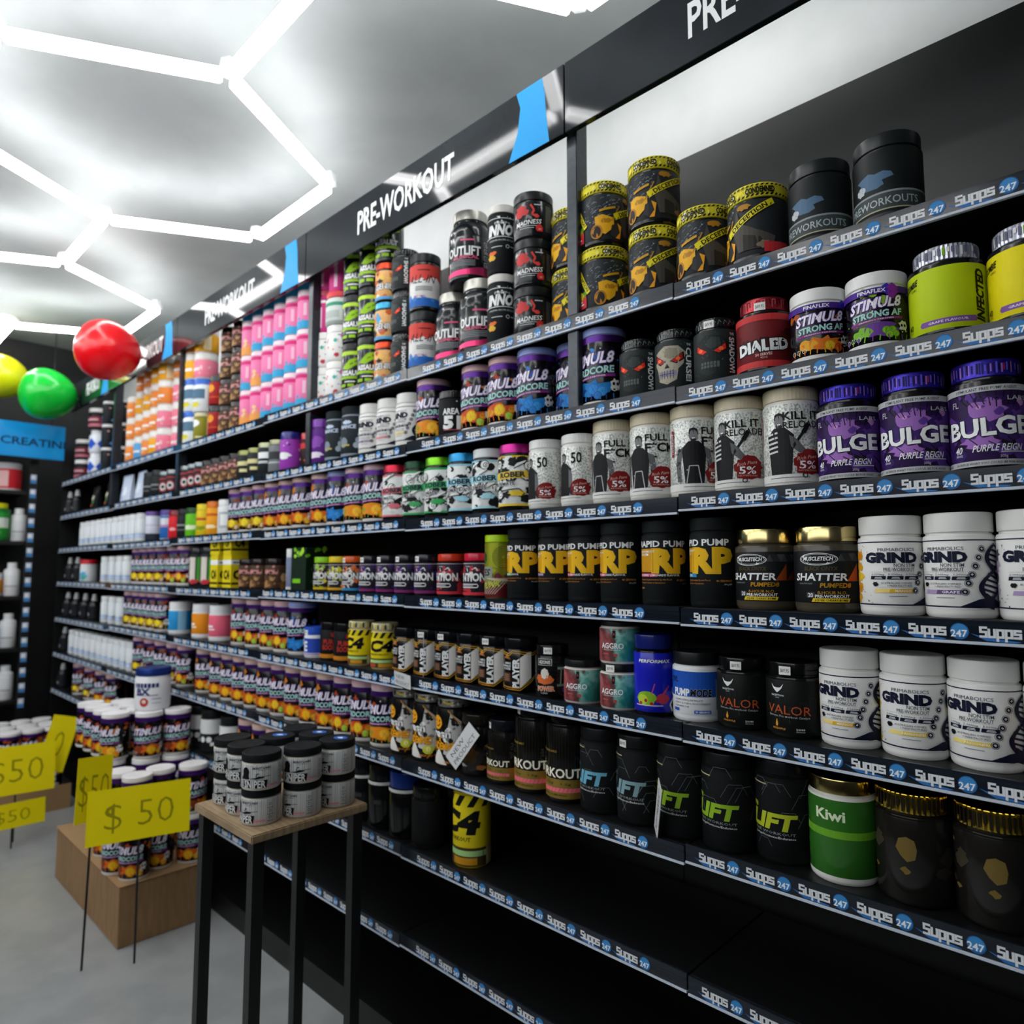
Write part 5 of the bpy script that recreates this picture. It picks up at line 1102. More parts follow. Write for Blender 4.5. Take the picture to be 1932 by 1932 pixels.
P('ora_pink', -4.064, 0.072, 2.2852, 3, 'second layer, first from far end, top shelf')
P('ora', -4.064, 0.072, 2.4209, -2, 'third layer, third from far end, top shelf')
P('ora_yellow', -4.064, 0.072, 2.5566, -2, 'fourth layer, second from far end, top shelf')
P('ora_pink', -3.954, 0.113, 2.1495, 4, 'bottom layer, second from far end, top shelf')
P('ora_pink', -3.954, 0.113, 2.2852, 3, 'second layer, second from far end, top shelf')
P('ora_pink', -3.954, 0.113, 2.4209, -2, 'third layer, first from far end, top shelf')
P('ora', -3.954, 0.113, 2.5566, 4, 'fourth layer, third from far end, top shelf')
P('bluewhite', -3.679, 0.072, 2.1495, 0, 'bottom layer, top shelf')
P('bluewhite', -3.679, 0.072, 2.3202, 1, 'second layer, first from far end, top shelf')
P('ora_yellow', -3.679, 0.072, 2.4909, -2, 'third layer, third from far end, top shelf')
P('ora', -3.679, 0.072, 2.6266, 4, 'fourth layer, fourth from far end, top shelf')
P('olive', -3.562, 0.072, 2.1495, 2, 'on the top shelf')
P('bluewhite', -3.562, 0.072, 2.3002, 4, 'second layer, second from far end, top shelf')
P('ora_pink', -3.562, 0.072, 2.4709, 3, 'third layer, second from far end, top shelf')
P('ora_yellow', -3.562, 0.072, 2.6066, -2, 'fourth layer, third from far end, top shelf')
P('redblack', -3.367, 0.064, 2.1495, -1, 'bottom layer, top shelf')
P('redblack', -3.367, 0.064, 2.3002, -3, 'second layer, top shelf')
P('brown', -3.244, 0.064, 2.1495, -3, 'bottom layer, first from far end, top shelf')
P('brown', -3.244, 0.064, 2.2782, -3, 'second layer, first from far end, top shelf')
P('brown', -3.244, 0.064, 2.4069, -2, 'third layer, first from far end, top shelf')
P('brown', -3.244, 0.064, 2.5356, 1, 'fourth layer, first from far end, top shelf')
P('brown', -3.123, 0.064, 2.1495, -4, 'bottom layer, second from far end, top shelf')
P('brown', -3.123, 0.064, 2.2782, 1, 'second layer, second from far end, top shelf')
P('brown', -3.123, 0.064, 2.4069, -1, 'third layer, second from far end, top shelf')
P('brown', -3.123, 0.064, 2.5356, -2, 'fourth layer, second from far end, top shelf')
P('pinkorange', -3.019, 0.064, 2.1495, 3, 'bottom layer, first from far end, top shelf')
P('pinktall', -3.019, 0.064, 2.3102, -0, 'second layer, first from far end, top shelf')
P('pinkorange', -3.019, 0.064, 2.4709, -1, 'third layer, top shelf')
P('pinktall', -3.019, 0.064, 2.6316, -0, 'fourth layer, first from far end, top shelf')
P('pinkorange', -2.918, 0.064, 2.1495, 2, 'bottom layer, second from far end, top shelf')
P('pinkorange', -2.918, 0.064, 2.3102, -4, 'second layer, top shelf')
P('pinktall', -2.918, 0.064, 2.4709, 4, 'third layer, first from far end, top shelf')
P('pinktall', -2.918, 0.064, 2.6316, -4, 'fourth layer, second from far end, top shelf')
P('pinktall', -2.816, 0.064, 2.1495, 2, 'bottom layer, first from far end, top shelf')
P('pinktall', -2.816, 0.064, 2.3102, 3, 'second layer, second from far end, top shelf')
P('pinktall', -2.816, 0.064, 2.4709, -4, 'third layer, second from far end, top shelf')
P('pinktall', -2.816, 0.064, 2.6316, 2, 'fourth layer, third from far end, top shelf')
P('pinktall', -2.715, 0.064, 2.1495, -1, 'bottom layer, second from far end, top shelf')
P('pinktall', -2.715, 0.064, 2.3102, 1, 'second layer, third from far end, top shelf')
P('pinktall', -2.715, 0.064, 2.4709, -4, 'third layer, third from far end, top shelf')
P('pinktall', -2.715, 0.064, 2.6316, -4, 'fourth layer, fourth from far end, top shelf')
P('pinktall', -2.614, 0.064, 2.1495, -3, 'bottom layer, third from far end, top shelf')
P('pinktall', -2.614, 0.064, 2.3102, 4, 'second layer, fourth from far end, top shelf')
P('pinktall', -2.614, 0.064, 2.4709, -2, 'third layer, fourth from far end, top shelf')
P('pinktall', -2.614, 0.064, 2.6316, 2, 'fourth layer, fifth from far end, top shelf')
P('pinktall', -2.513, 0.064, 2.1495, 3, 'bottom layer, fourth from far end, top shelf')
P('pinktall', -2.513, 0.064, 2.3102, 4, 'second layer, fifth from far end, top shelf')
P('pinktall', -2.513, 0.064, 2.4709, -1, 'third layer, fifth from far end, top shelf')
P('pinktall', -2.513, 0.064, 2.6316, -1, 'fourth layer, sixth from far end, top shelf')
P('whiteprint', -2.405, 0.085, 2.1495, 0, 'bottom layer, first from far end, top shelf')
P('whiteprint', -2.405, 0.085, 2.2922, 2, 'second layer, first from far end, top shelf')
P('magenta', -2.405, 0.085, 2.4349, -3, 'third layer, top shelf')
P('magenta', -2.405, 0.085, 2.6056, 2, 'fourth layer, first from far end, top shelf')
P('whiteprint', -2.290, 0.074, 2.1495, 2, 'bottom layer, second from far end, top shelf')
P('whiteprint', -2.290, 0.074, 2.2922, 3, 'second layer, second from far end, top shelf')
P('redlid', -2.290, 0.074, 2.4349, -4, 'on the top shelf')
P('magenta', -2.290, 0.074, 2.5656, 4, 'fourth layer, second from far end, top shelf')
P('lime', -2.172, 0.064, 2.1495, 17, 'bottom layer, first from far end, top shelf')
P('lime', -2.172, 0.064, 2.3332, 19, 'second layer, first from far end, top shelf')
P('lime', -2.172, 0.064, 2.5169, 21, 'third layer, first from far end, top shelf')
P('lime', -2.070, 0.064, 2.1495, 23, 'bottom layer, second from far end, top shelf')
P('lime', -2.070, 0.064, 2.3332, 19, 'second layer, second from far end, top shelf')
P('lime', -2.070, 0.064, 2.5169, 23, 'third layer, second from far end, top shelf')
P('comic_red', -1.969, 0.064, 2.1495, 20, 'bottom layer, top shelf')
P('comic_blue', -1.969, 0.064, 2.2922, 18, 'on the top shelf')
P('comic_red', -1.969, 0.064, 2.4349, 19, 'third layer, top shelf')
P('lime', -1.969, 0.064, 2.5776, 17, 'fourth layer, top shelf')
P('shadow', -1.868, 0.064, 2.1495, -3, 'bottom layer, top shelf')
P('shadow', -1.868, 0.064, 2.2982, -3, 'second layer, top shelf')
P('shadow', -1.868, 0.064, 2.4469, 2, 'third layer, top shelf')
P('allin', -1.765, 0.066, 2.1495, 28, 'bottom layer, top shelf')
P('allin', -1.765, 0.066, 2.3472, 21, 'second layer, top shelf')
P('outlift', -1.646, 0.098, 2.1495, 16, 'first from far end, top shelf')
P('outlift', -1.510, 0.082, 2.1495, 24, 'bottom layer, second from far end, top shelf')
P('outlift', -1.560, 0.082, 2.3852, 20, 'second layer, top shelf')
P('inno', -1.394, 0.059, 2.1495, 21, 'bottom layer, top shelf')
P('inno', -1.394, 0.059, 2.3602, 20, 'second layer, top shelf')
P('madness', -1.282, 0.072, 2.1495, 21, 'bottom layer, top shelf')
P('madness', -1.282, 0.072, 2.2882, 23, 'second layer, top shelf')
P('madness', -1.282, 0.072, 2.4269, 20, 'third layer, top shelf')
P('condemned', -1.170, 0.121, 2.1495, -1, 'bottom layer, first from far end, top shelf')
P('condemned', -1.170, 0.121, 2.3222, -4, 'second layer, first from far end, top shelf')
P('condemned', -1.036, 0.077, 2.1495, 59, 'bottom layer, second from far end, top shelf')
P('condemned', -1.036, 0.077, 2.3222, 52, 'second layer, second from far end, top shelf')
P('condemned', -0.883, 0.077, 2.1495, 8, 'bottom layer, third from far end, top shelf')
P('condemned', -0.883, 0.077, 2.3222, 11, 'second layer, third from far end, top shelf')
P('condemned', -0.748, 0.077, 2.1495, 1, 'fourth from far end, top shelf')
P('condemned', -0.621, 0.077, 2.1495, -48, 'fifth from far end, top shelf')
P('black_lettered', -0.488, 0.074, 2.1495, 4, 'first from far end, top shelf')
P('black_lettered', -0.360, 0.074, 2.1495, 1, 'second from far end, top shelf')
P('darkpump', -5.897, 0.050, 1.9065, 2, 'first from far end, second shelf')
P('darkpump', -5.714, 0.050, 1.9065, -3, 'second from far end, second shelf')
P('darkpouch', -5.226, 0.044, 1.9065, -1, 'first from far end, second shelf')
P('darkpouch', -4.936, 0.044, 1.9065, -3, 'second from far end, second shelf')
P('pouch', -4.610, 0.049, 1.9065, 3, 'first from far end, second shelf')
P('pouch', -4.367, 0.049, 1.9065, -2, 'second from far end, second shelf')
P('blackplain', -4.241, 0.064, 1.9065, -0, 'first from far end, second shelf')
P('blackplain', -4.112, 0.064, 1.9065, 4, 'second from far end, second shelf')
P('redrim', -3.991, 0.056, 1.9065, 3, 'first from far end, second shelf')
P('redrim', -3.889, 0.056, 1.9065, 4, 'second from far end, second shelf')
P('redrim', -3.691, 0.056, 1.9065, -0, 'third from far end, second shelf')
P('redrim', -3.602, 0.056, 1.9065, -0, 'fourth from far end, second shelf')
P('redrim', -3.517, 0.056, 1.9065, 2, 'fifth from far end, second shelf')
P('brown', -3.424, 0.064, 1.9065, -0, 'first from far end, second shelf')
P('brown', -3.323, 0.064, 1.9065, -2, 'second from far end, second shelf')
P('brown', -3.222, 0.064, 1.9065, -1, 'third from far end, second shelf')
P('brown', -3.121, 0.064, 1.9065, -3, 'fourth from far end, second shelf')
P('yellowspot', -3.022, 0.062, 1.9065, -1, 'first from far end, second shelf')
P('yellowspot', -2.924, 0.062, 1.9065, 4, 'second from far end, second shelf')
P('whitepatch', -2.825, 0.064, 1.9065, 4, 'on the second shelf')
P('greytub', -2.726, 0.062, 1.9065, 1, 'on the second shelf')
P('purpletub', -2.627, 0.064, 1.9065, -0, 'on the second shelf')
P('redsmall', -2.538, 0.101, 1.9065, -1, 'on the second shelf')
P('purplelid', -2.382, 0.064, 1.9065, -3, 'on the second shelf')
P('bubble', -2.276, 0.069, 1.9065, -2, 'first from far end, second shelf')
P('bubble', -2.165, 0.069, 1.9065, 2, 'second from far end, second shelf')
P('grind_grape', -2.050, 0.068, 1.9065, 3, 'on the second shelf')
P('grind_berry', -1.941, 0.068, 1.9065, -1, 'on the second shelf')
P('grind_passion', -1.832, 0.068, 1.9065, -12, 'on the second shelf')
P('stim_orange', -1.719, 0.072, 1.9065, 2, 'on the second shelf')
P('area51', -1.610, 0.064, 1.9065, 20, 'on the second shelf')
P('stim_fruit', -1.501, 0.072, 1.9065, 1, 'first from far end, second shelf')
P('stim_fruit', -1.384, 0.072, 1.9065, 2, 'second from far end, second shelf')
P('stim_blue', -1.267, 0.072, 1.9065, -1, 'first from far end, second shelf')
P('stim_blue', -1.157, 0.114, 1.9065, 2, 'second from far end, second shelf')
P('stim_blue', -1.037, 0.072, 1.9065, -10, 'third from far end, second shelf')
P('shadow', -0.922, 0.064, 1.9065, 12, 'first from far end, second shelf')
P('curse', -0.821, 0.064, 1.9065, 12, 'on the second shelf')
P('shadow', -0.719, 0.064, 1.9065, 16, 'second from far end, second shelf', -10)
P('dialed', -0.611, 0.072, 1.9065, 18, 'on the second shelf', -5)
P('af_orange', -0.497, 0.068, 1.9065, 18, 'on the second shelf')
P('af_grape', -0.388, 0.068, 1.9065, 9, 'on the second shelf')
P('infected_lime', -0.272, 0.075, 1.9065, 7, 'on the second shelf')
P('infected_yellow', -0.149, 0.075, 1.9065, 0, 'on the second shelf')
P('slimwhite', -5.469, 0.054, 1.6625, 0, 'first from far end, third shelf')
P('slimwhite', -5.343, 0.054, 1.6625, -2, 'second from far end, third shelf')
P('slimwhite', -5.222, 0.054, 1.6625, 1, 'third from far end, third shelf')
P('slimwhite', -5.105, 0.054, 1.6625, -0, 'fourth from far end, third shelf')
P('slimwhite', -4.992, 0.054, 1.6625, 3, 'fifth from far end, third shelf')
P('slimwhite', -4.883, 0.054, 1.6625, 1, 'sixth from far end, third shelf')
P('slimwhite', -4.767, 0.054, 1.6625, 2, 'seventh from far end, third shelf')
P('slimwhite', -4.655, 0.054, 1.6625, -1, 'eighth from far end, third shelf')
P('slimwhite', -4.547, 0.054, 1.6625, 1, 'ninth from far end, third shelf')
P('slimwhite', -4.443, 0.054, 1.6625, 2, 'tenth from far end, third shelf')
P('slimwhite', -4.334, 0.054, 1.6625, 3, 'eleventh from far end, third shelf')
P('lilacband', -4.174, 0.069, 1.6625, -1, 'on the third shelf')
P('bluetub', -3.947, 0.064, 1.6625, 3, 'on the third shelf')
P('redbottle', -3.824, 0.064, 1.6625, 3, 'on the third shelf')
P('blackplain', -3.707, 0.064, 1.6625, 2, 'on the third shelf')
P('greentub', -3.596, 0.064, 1.6625, 4, 'on the third shelf')
P('yellowcap', -3.463, 0.064, 1.6625, 4, 'on the third shelf')
P('orangecap', -3.343, 0.064, 1.6625, 0, 'on the third shelf')
P('whitecap', -3.211, 0.064, 1.6625, 0, 'on the third shelf')
P('stim_banana', -3.101, 0.072, 1.6625, -3, 'first from far end, third shelf')
P('stim_banana', -2.984, 0.072, 1.6625, 3, 'second from far end, third shelf')
P('stim_banana', -2.867, 0.072, 1.6625, 3, 'third from far end, third shelf')
P('stim_mango', -2.750, 0.072, 1.6625, -0, 'first from far end, third shelf')
P('stim_mango', -2.632, 0.072, 1.6625, 2, 'second from far end, third shelf')
P('stim_mango', -2.515, 0.072, 1.6625, 2, 'third from far end, third shelf')
P('stim_mango', -2.369, 0.072, 1.6625, 2, 'fourth from far end, third shelf')
P('stim_blue', -2.252, 0.072, 1.6625, -3, 'on the third shelf')
P('stim_orange', -2.133, 0.072, 1.6625, 2, 'first from far end, third shelf')
P('stim_orange', -2.015, 0.072, 1.6625, 1, 'second from far end, third shelf')
P('graf_red', -1.899, 0.069, 1.6625, 1, 'on the third shelf')
P('graf_green', -1.787, 0.069, 1.6625, -1, 'on the third shelf')
P('graf_lime', -1.674, 0.069, 1.6625, 1, 'on the third shelf')
P('graf_blue', -1.563, 0.069, 1.6625, 2, 'on the third shelf')
P('graf_white', -1.452, 0.069, 1.6625, 1, 'on the third shelf')
P('graf_rainbow', -1.341, 0.069, 1.6625, 2, 'on the third shelf')
P('fifty', -1.226, 0.064, 1.6625, -10, 'first from far end, third shelf')
P('fifty', -1.111, 0.064, 1.6625, -9, 'second from far end, third shelf')
P('full', -1.005, 0.069, 1.6625, -0, 'first from far end, third shelf')
P('full', -0.893, 0.069, 1.6625, 5, 'second from far end, third shelf')
P('full', -0.782, 0.069, 1.6625, 36, 'third from far end, third shelf')
P('kill', -0.671, 0.069, 1.6625, -7, 'first from far end, third shelf')
P('kill', -0.560, 0.069, 1.6625, 7, 'second from far end, third shelf')
P('bulge', -0.448, 0.070, 1.6625, 6, 'first from far end, third shelf')
P('bulge', -0.334, 0.070, 1.6625, 10, 'second from far end, third shelf')
P('bulge', -0.221, 0.070, 1.6625, 8, 'third from far end, third shelf')
P('bulge_grey', -0.108, 0.070, 1.6625, 16, 'on the third shelf')
P('darkpump', -5.799, 0.050, 1.4185, -3, 'first from far end, fourth shelf')
P('darkpump', -5.607, 0.050, 1.4185, -1, 'second from far end, fourth shelf')
P('redwhite', -5.409, 0.069, 1.4185, -3, 'on the fourth shelf')
P('slimwhite', -4.952, 0.054, 1.4185, -2, 'first from far end, fourth shelf')
P('slimwhite', -4.802, 0.054, 1.4185, -4, 'second from far end, fourth shelf')
P('slimwhite', -4.659, 0.054, 1.4185, -0, 'third from far end, fourth shelf')
P('slimwhite', -4.532, 0.054, 1.4185, -1, 'fourth from far end, fourth shelf')
P('stim_banana', -4.373, 0.072, 1.4185, 1, 'first from far end, fourth shelf')
P('stim_banana', -4.248, 0.072, 1.4185, 1, 'second from far end, fourth shelf')
P('stim_banana', -4.129, 0.072, 1.4185, -2, 'third from far end, fourth shelf')
P('stim_banana', -4.006, 0.072, 1.4185, 3, 'fourth from far end, fourth shelf')
P('stim_fruit', -3.829, 0.072, 1.4185, -4, 'first from far end, fourth shelf')
P('stim_fruit', -3.690, 0.072, 1.4185, -1, 'second from far end, fourth shelf')
P('stripes', -3.526, 0.064, 1.4185, -2, 'first from far end, fourth shelf')
P('stripes', -3.390, 0.064, 1.4185, -1, 'second from far end, fourth shelf')
P('c4boxtall', -3.243, 0.054, 1.4185, -3, 'bottom layer, first from far end, fourth shelf')
P('c4box', -3.243, 0.054, 1.5692, 3, 'second layer, first from far end, fourth shelf')
P('c4boxtall', -3.106, 0.054, 1.4185, -1, 'bottom layer, second from far end, fourth shelf')
P('c4box', -3.106, 0.054, 1.5692, -4, 'second layer, second from far end, fourth shelf')
P('brown', -2.974, 0.064, 1.4185, 1, 'first from far end, fourth shelf')
P('brown', -2.862, 0.064, 1.4185, -3, 'second from far end, fourth shelf')
P('brown', -2.726, 0.064, 1.4185, 0, 'third from far end, fourth shelf')
P('slimgrey', -2.554, 0.042, 1.4185, -1, 'on the fourth shelf')
P('greenbox', -2.466, 0.064, 1.4185, 1, 'on the fourth shelf')
P('ent_lime', -2.337, 0.060, 1.4185, 4, 'on the fourth shelf')
P('ent_yellow', -2.234, 0.060, 1.4185, 3, 'on the fourth shelf')
P('ent_orange', -2.141, 0.060, 1.4185, -1, 'on the fourth shelf', -10)
P('ent_purple', -2.032, 0.060, 1.4185, 3, 'first from far end, fourth shelf', -8)
P('ent_purple', -1.931, 0.060, 1.4185, 1, 'second from far end, fourth shelf', -8)
P('ent_purple', -1.827, 0.060, 1.4185, -1, 'third from far end, fourth shelf', -8)
P('ent_purple', -1.723, 0.060, 1.4185, -3, 'fourth from far end, fourth shelf', -8)
P('ent_red', -1.611, 0.060, 1.4185, 1, 'on the fourth shelf')
P('ent_crimson', -1.490, 0.060, 1.4185, 1, 'on the fourth shelf')
P('can3', -1.401, 0.056, 1.4185, 4, 'on the fourth shelf')
P('rp0', -1.308, 0.065, 1.4185, 4, 'on the fourth shelf')
P('rp1', -1.192, 0.065, 1.4185, 7, 'on the fourth shelf')
P('rp2', -1.090, 0.065, 1.4185, 5, 'first from far end, fourth shelf')
P('rp2', -0.987, 0.065, 1.4185, -1, 'second from far end, fourth shelf')
P('rp2', -0.866, 0.065, 1.4185, 26, 'third from far end, fourth shelf')
P('rp3', -0.740, 0.065, 1.4185, -5, 'on the fourth shelf')
P('shatter', -0.625, 0.076, 1.4185, -5, 'first from far end, fourth shelf')
P('shatter', -0.500, 0.076, 1.4185, 7, 'second from far end, fourth shelf')
P('grind_mango', -0.383, 0.068, 1.4185, 12, 'on the fourth shelf')
P('grind_grape', -0.274, 0.068, 1.4185, -27, 'first from far end, fourth shelf')
P('grind_grape', -0.165, 0.068, 1.4185, -3, 'second from far end, fourth shelf')
P('darkpump', -5.806, 0.050, 1.1685, -1, 'first from far end, fifth shelf')
P('darkpump', -5.600, 0.050, 1.1685, -1, 'second from far end, fifth shelf')
P('darkpump', -5.380, 0.050, 1.1685, -2, 'third from far end, fifth shelf')
P('darkpump', -5.185, 0.050, 1.1685, -2, 'fourth from far end, fifth shelf')
P('slimwhite', -4.912, 0.054, 1.1685, 4, 'first from far end, fifth shelf')
P('slimwhite', -4.764, 0.054, 1.1685, -1, 'second from far end, fifth shelf')
P('slimwhite', -4.622, 0.054, 1.1685, 4, 'third from far end, fifth shelf')
P('stim_banana', -4.477, 0.072, 1.1685, 3, 'first from far end, fifth shelf')
P('stim_banana', -4.339, 0.072, 1.1685, 1, 'second from far end, fifth shelf')
P('stim_banana', -4.216, 0.072, 1.1685, -2, 'third from far end, fifth shelf')
P('stim_banana', -4.098, 0.072, 1.1685, 4, 'fourth from far end, fifth shelf')
P('stim_banana', -3.976, 0.072, 1.1685, -0, 'fifth from far end, fifth shelf')
P('clean_blue', -3.769, 0.074, 1.1685, -1, 'on the fifth shelf')
P('clean_orange', -3.466, 0.074, 1.1685, -1, 'on the fifth shelf')
P('clean_pink', -3.267, 0.074, 1.1685, 4, 'on the fifth shelf')
P('stim_fruit', -3.031, 0.072, 1.1685, -0, 'first from far end, fifth shelf')
P('stim_fruit', -2.890, 0.072, 1.1685, -2, 'second from far end, fifth shelf')
P('stim_fruit', -2.755, 0.072, 1.1685, -0, 'third from far end, fifth shelf')
P('stim_fruit', -2.638, 0.072, 1.1685, -3, 'fourth from far end, fifth shelf')
P('stim_blue', -2.521, 0.072, 1.1685, 1, 'on the fifth shelf')
P('evl_small', -2.395, 0.059, 1.1685, -0, 'on the fifth shelf', 0)
P('boost', -2.280, 0.060, 1.1685, 30, 'first from far end, fifth shelf')
P('boost', -2.187, 0.060, 1.1685, 34, 'second from far end, fifth shelf')
P('c4', -2.093, 0.060, 1.1685, 16, 'first from far end, fifth shelf')
P('c4', -1.955, 0.060, 1.1685, 42, 'second from far end, fifth shelf')
P('player', -1.832, 0.063, 1.1685, 16, 'first from far end, fifth shelf')
P('player', -1.721, 0.063, 1.1685, 14, 'second from far end, fifth shelf', 0)
P('player', -1.621, 0.063, 1.1685, 19, 'third from far end, fifth shelf', -10)
P('player', -1.522, 0.063, 1.1685, 18, 'fourth from far end, fifth shelf')
P('player', -1.423, 0.063, 1.1685, 14, 'fifth from far end, fifth shelf', -8)
P('player', -1.323, 0.063, 1.1685, 14, 'sixth from far end, fifth shelf')
P('adonis', -1.206, 0.059, 1.1685, 24, 'on the fifth shelf', 0)
P('aggro', -1.106, 0.064, 1.1685, 22, 'first from far end, fifth shelf')
P('aggro', -0.992, 0.064, 1.1685, 16, 'bottom layer, second from far end, fifth shelf', -12)
P('aggro', -0.992, 0.064, 1.2762, 19, 'second layer, fifth shelf')
P('perf', -0.895, 0.060, 1.1685, 8, 'on the fifth shelf')
P('pumpmode', -0.797, 0.084, 1.1685, 11, 'on the fifth shelf')
P('valor', -0.688, 0.084, 1.1685, 15, 'first from far end, fifth shelf', -6)
P('valor', -0.578, 0.084, 1.1685, 10, 'second from far end, fifth shelf', -8)
P('grind_mango', -0.469, 0.082, 1.1685, -16, 'on the fifth shelf')
P('grind_passion', -0.360, 0.082, 1.1685, -5, 'first from far end, fifth shelf')
P('grind_passion', -0.251, 0.082, 1.1685, -22, 'second from far end, fifth shelf')
P('grind_berry', -0.142, 0.082, 1.1685, 26, 'on the fifth shelf')
P('darkpump', -5.840, 0.050, 0.9165, -1, 'on the sixth shelf')
P('slimwhite', -5.603, 0.054, 0.9165, -2, 'first from far end, sixth shelf')
P('slimwhite', -5.472, 0.054, 0.9165, 0, 'second from far end, sixth shelf')
P('slimwhite', -5.345, 0.054, 0.9165, -0, 'third from far end, sixth shelf')
P('slimwhite', -5.223, 0.054, 0.9165, -1, 'fourth from far end, sixth shelf')
P('slimwhite', -5.094, 0.054, 0.9165, 2, 'fifth from far end, sixth shelf')
P('slimwhite', -4.970, 0.054, 0.9165, 1, 'sixth from far end, sixth shelf')
P('slimwhite', -4.850, 0.054, 0.9165, -4, 'seventh from far end, sixth shelf')
P('slimwhite', -4.735, 0.054, 0.9165, -2, 'eighth from far end, sixth shelf')
P('slimwhite', -4.624, 0.054, 0.9165, -0, 'ninth from far end, sixth shelf')
P('slimwhite', -4.507, 0.054, 0.9165, 3, 'tenth from far end, sixth shelf')
P('slimwhite', -4.395, 0.054, 0.9165, 3, 'eleventh from far end, sixth shelf')
P('stim_banana', -4.287, 0.072, 0.9165, 0, 'first from far end, sixth shelf')
P('stim_banana', -4.115, 0.072, 0.9165, -4, 'second from far end, sixth shelf')
P('stim_banana', -3.954, 0.072, 0.9165, 2, 'third from far end, sixth shelf')
P('stim_banana', -3.787, 0.072, 0.9165, -1, 'fourth from far end, sixth shelf')
P('stim_fruit', -3.637, 0.072, 0.9165, 1, 'first from far end, sixth shelf')
P('stim_mango', -3.399, 0.072, 0.9165, 2, 'first from far end, sixth shelf')
P('stim_mango', -3.237, 0.072, 0.9165, 1, 'second from far end, sixth shelf')
P('stim_mango', -3.119, 0.072, 0.9165, -0, 'third from far end, sixth shelf')
P('stim_mango', -3.002, 0.072, 0.9165, 3, 'fourth from far end, sixth shelf')
P('stim_mango', -2.885, 0.072, 0.9165, -1, 'fifth from far end, sixth shelf')
P('stim_mango', -2.768, 0.072, 0.9165, -1, 'sixth from far end, sixth shelf')
P('stim_fruit', -2.651, 0.072, 0.9165, 3, 'second from far end, sixth shelf')
P('stim_mango', -2.534, 0.072, 0.9165, -2, 'seventh from far end, sixth shelf')
P('stim_mango', -2.416, 0.072, 0.9165, -2, 'eighth from far end, sixth shelf')
P('stim_mango', -2.299, 0.072, 0.9165, 3, 'ninth from far end, sixth shelf')
P('stim_fruit', -2.182, 0.072, 0.9165, -3, 'third from far end, sixth shelf')
P('stim_fruit', -2.065, 0.072, 0.9165, 3, 'fourth from far end, sixth shelf')
P('stim_orange', -1.948, 0.072, 0.9165, 2, 'on the sixth shelf')
P('cond2', -1.832, 0.070, 0.9165, -1, 'first from far end, sixth shelf')
P('cond2', -1.719, 0.070, 0.9165, -2, 'second from far end, sixth shelf')
P('cond2', -1.606, 0.070, 0.9165, 2, 'third from far end, sixth shelf')
P('cond_brown', -1.493, 0.070, 0.9165, 3, 'on the sixth shelf')
P('prework_small', -1.384, 0.066, 0.9165, -3, 'on the sixth shelf', -30)
P('prework', -1.276, 0.069, 0.9165, -0, 'first from far end, sixth shelf', -30)
P('prework', -1.164, 0.069, 0.9165, 0, 'second from far end, sixth shelf')
P('lift_blue', -1.053, 0.069, 0.9165, -0, 'on the sixth shelf')
P('lift_teal', -0.942, 0.069, 0.9165, -1, 'on the sixth shelf', -15)
P('lift_green', -0.831, 0.069, 0.9165, -3, 'first from far end, sixth shelf')
P('lift_green', -0.720, 0.069, 0.9165, 1, 'second from far end, sixth shelf')
P('lift_red', -0.611, 0.095, 0.9165, 2, 'on the sixth shelf')
P('greengold', -0.495, 0.090, 0.9165, -3, 'on the sixth shelf')
P('goldlid', -0.372, 0.092, 0.9165, -2, 'first from far end, sixth shelf')
P('goldlid', -0.247, 0.092, 0.9165, 3, 'second from far end, sixth shelf')
P('darkpump', -5.844, 0.050, 0.6565, 2, 'on the seventh shelf')
P('stim_banana', -5.450, 0.072, 0.6565, 1, 'first from far end, seventh shelf')
P('stim_banana', -5.190, 0.072, 0.6565, -4, 'second from far end, seventh shelf')
P('stim_mango', -4.960, 0.072, 0.6565, 2, 'first from far end, seventh shelf')
P('stim_mango', -4.746, 0.072, 0.6565, 4, 'second from far end, seventh shelf')
P('blackwhite', -3.456, 0.072, 0.6565, 4, 'first from far end, seventh shelf')
P('blackwhite', -3.318, 0.072, 0.6565, 2, 'second from far end, seventh shelf')
P('blackwhite', -3.109, 0.072, 0.6565, -4, 'third from far end, seventh shelf')
P('stim_mango', -2.929, 0.072, 0.6565, 3, 'third from far end, seventh shelf')
P('stim_mango', -2.800, 0.072, 0.6565, -2, 'fourth from far end, seventh shelf')
P('stim_mango', -2.679, 0.072, 0.6565, 1, 'fifth from far end, seventh shelf')
P('whitering', -2.068, 0.070, 0.6565, 4, 'first from far end, seventh shelf')
P('whitering', -1.954, 0.070, 0.6565, 2, 'second from far end, seventh shelf')
P('whitering_blue', -1.837, 0.074, 0.6565, -3, 'on the seventh shelf')
P('blacksoft', -1.720, 0.070, 0.6565, -2, 'on the seventh shelf')
P('yellowtall', -1.526, 0.069, 0.6565, 3, 'on the seventh shelf')

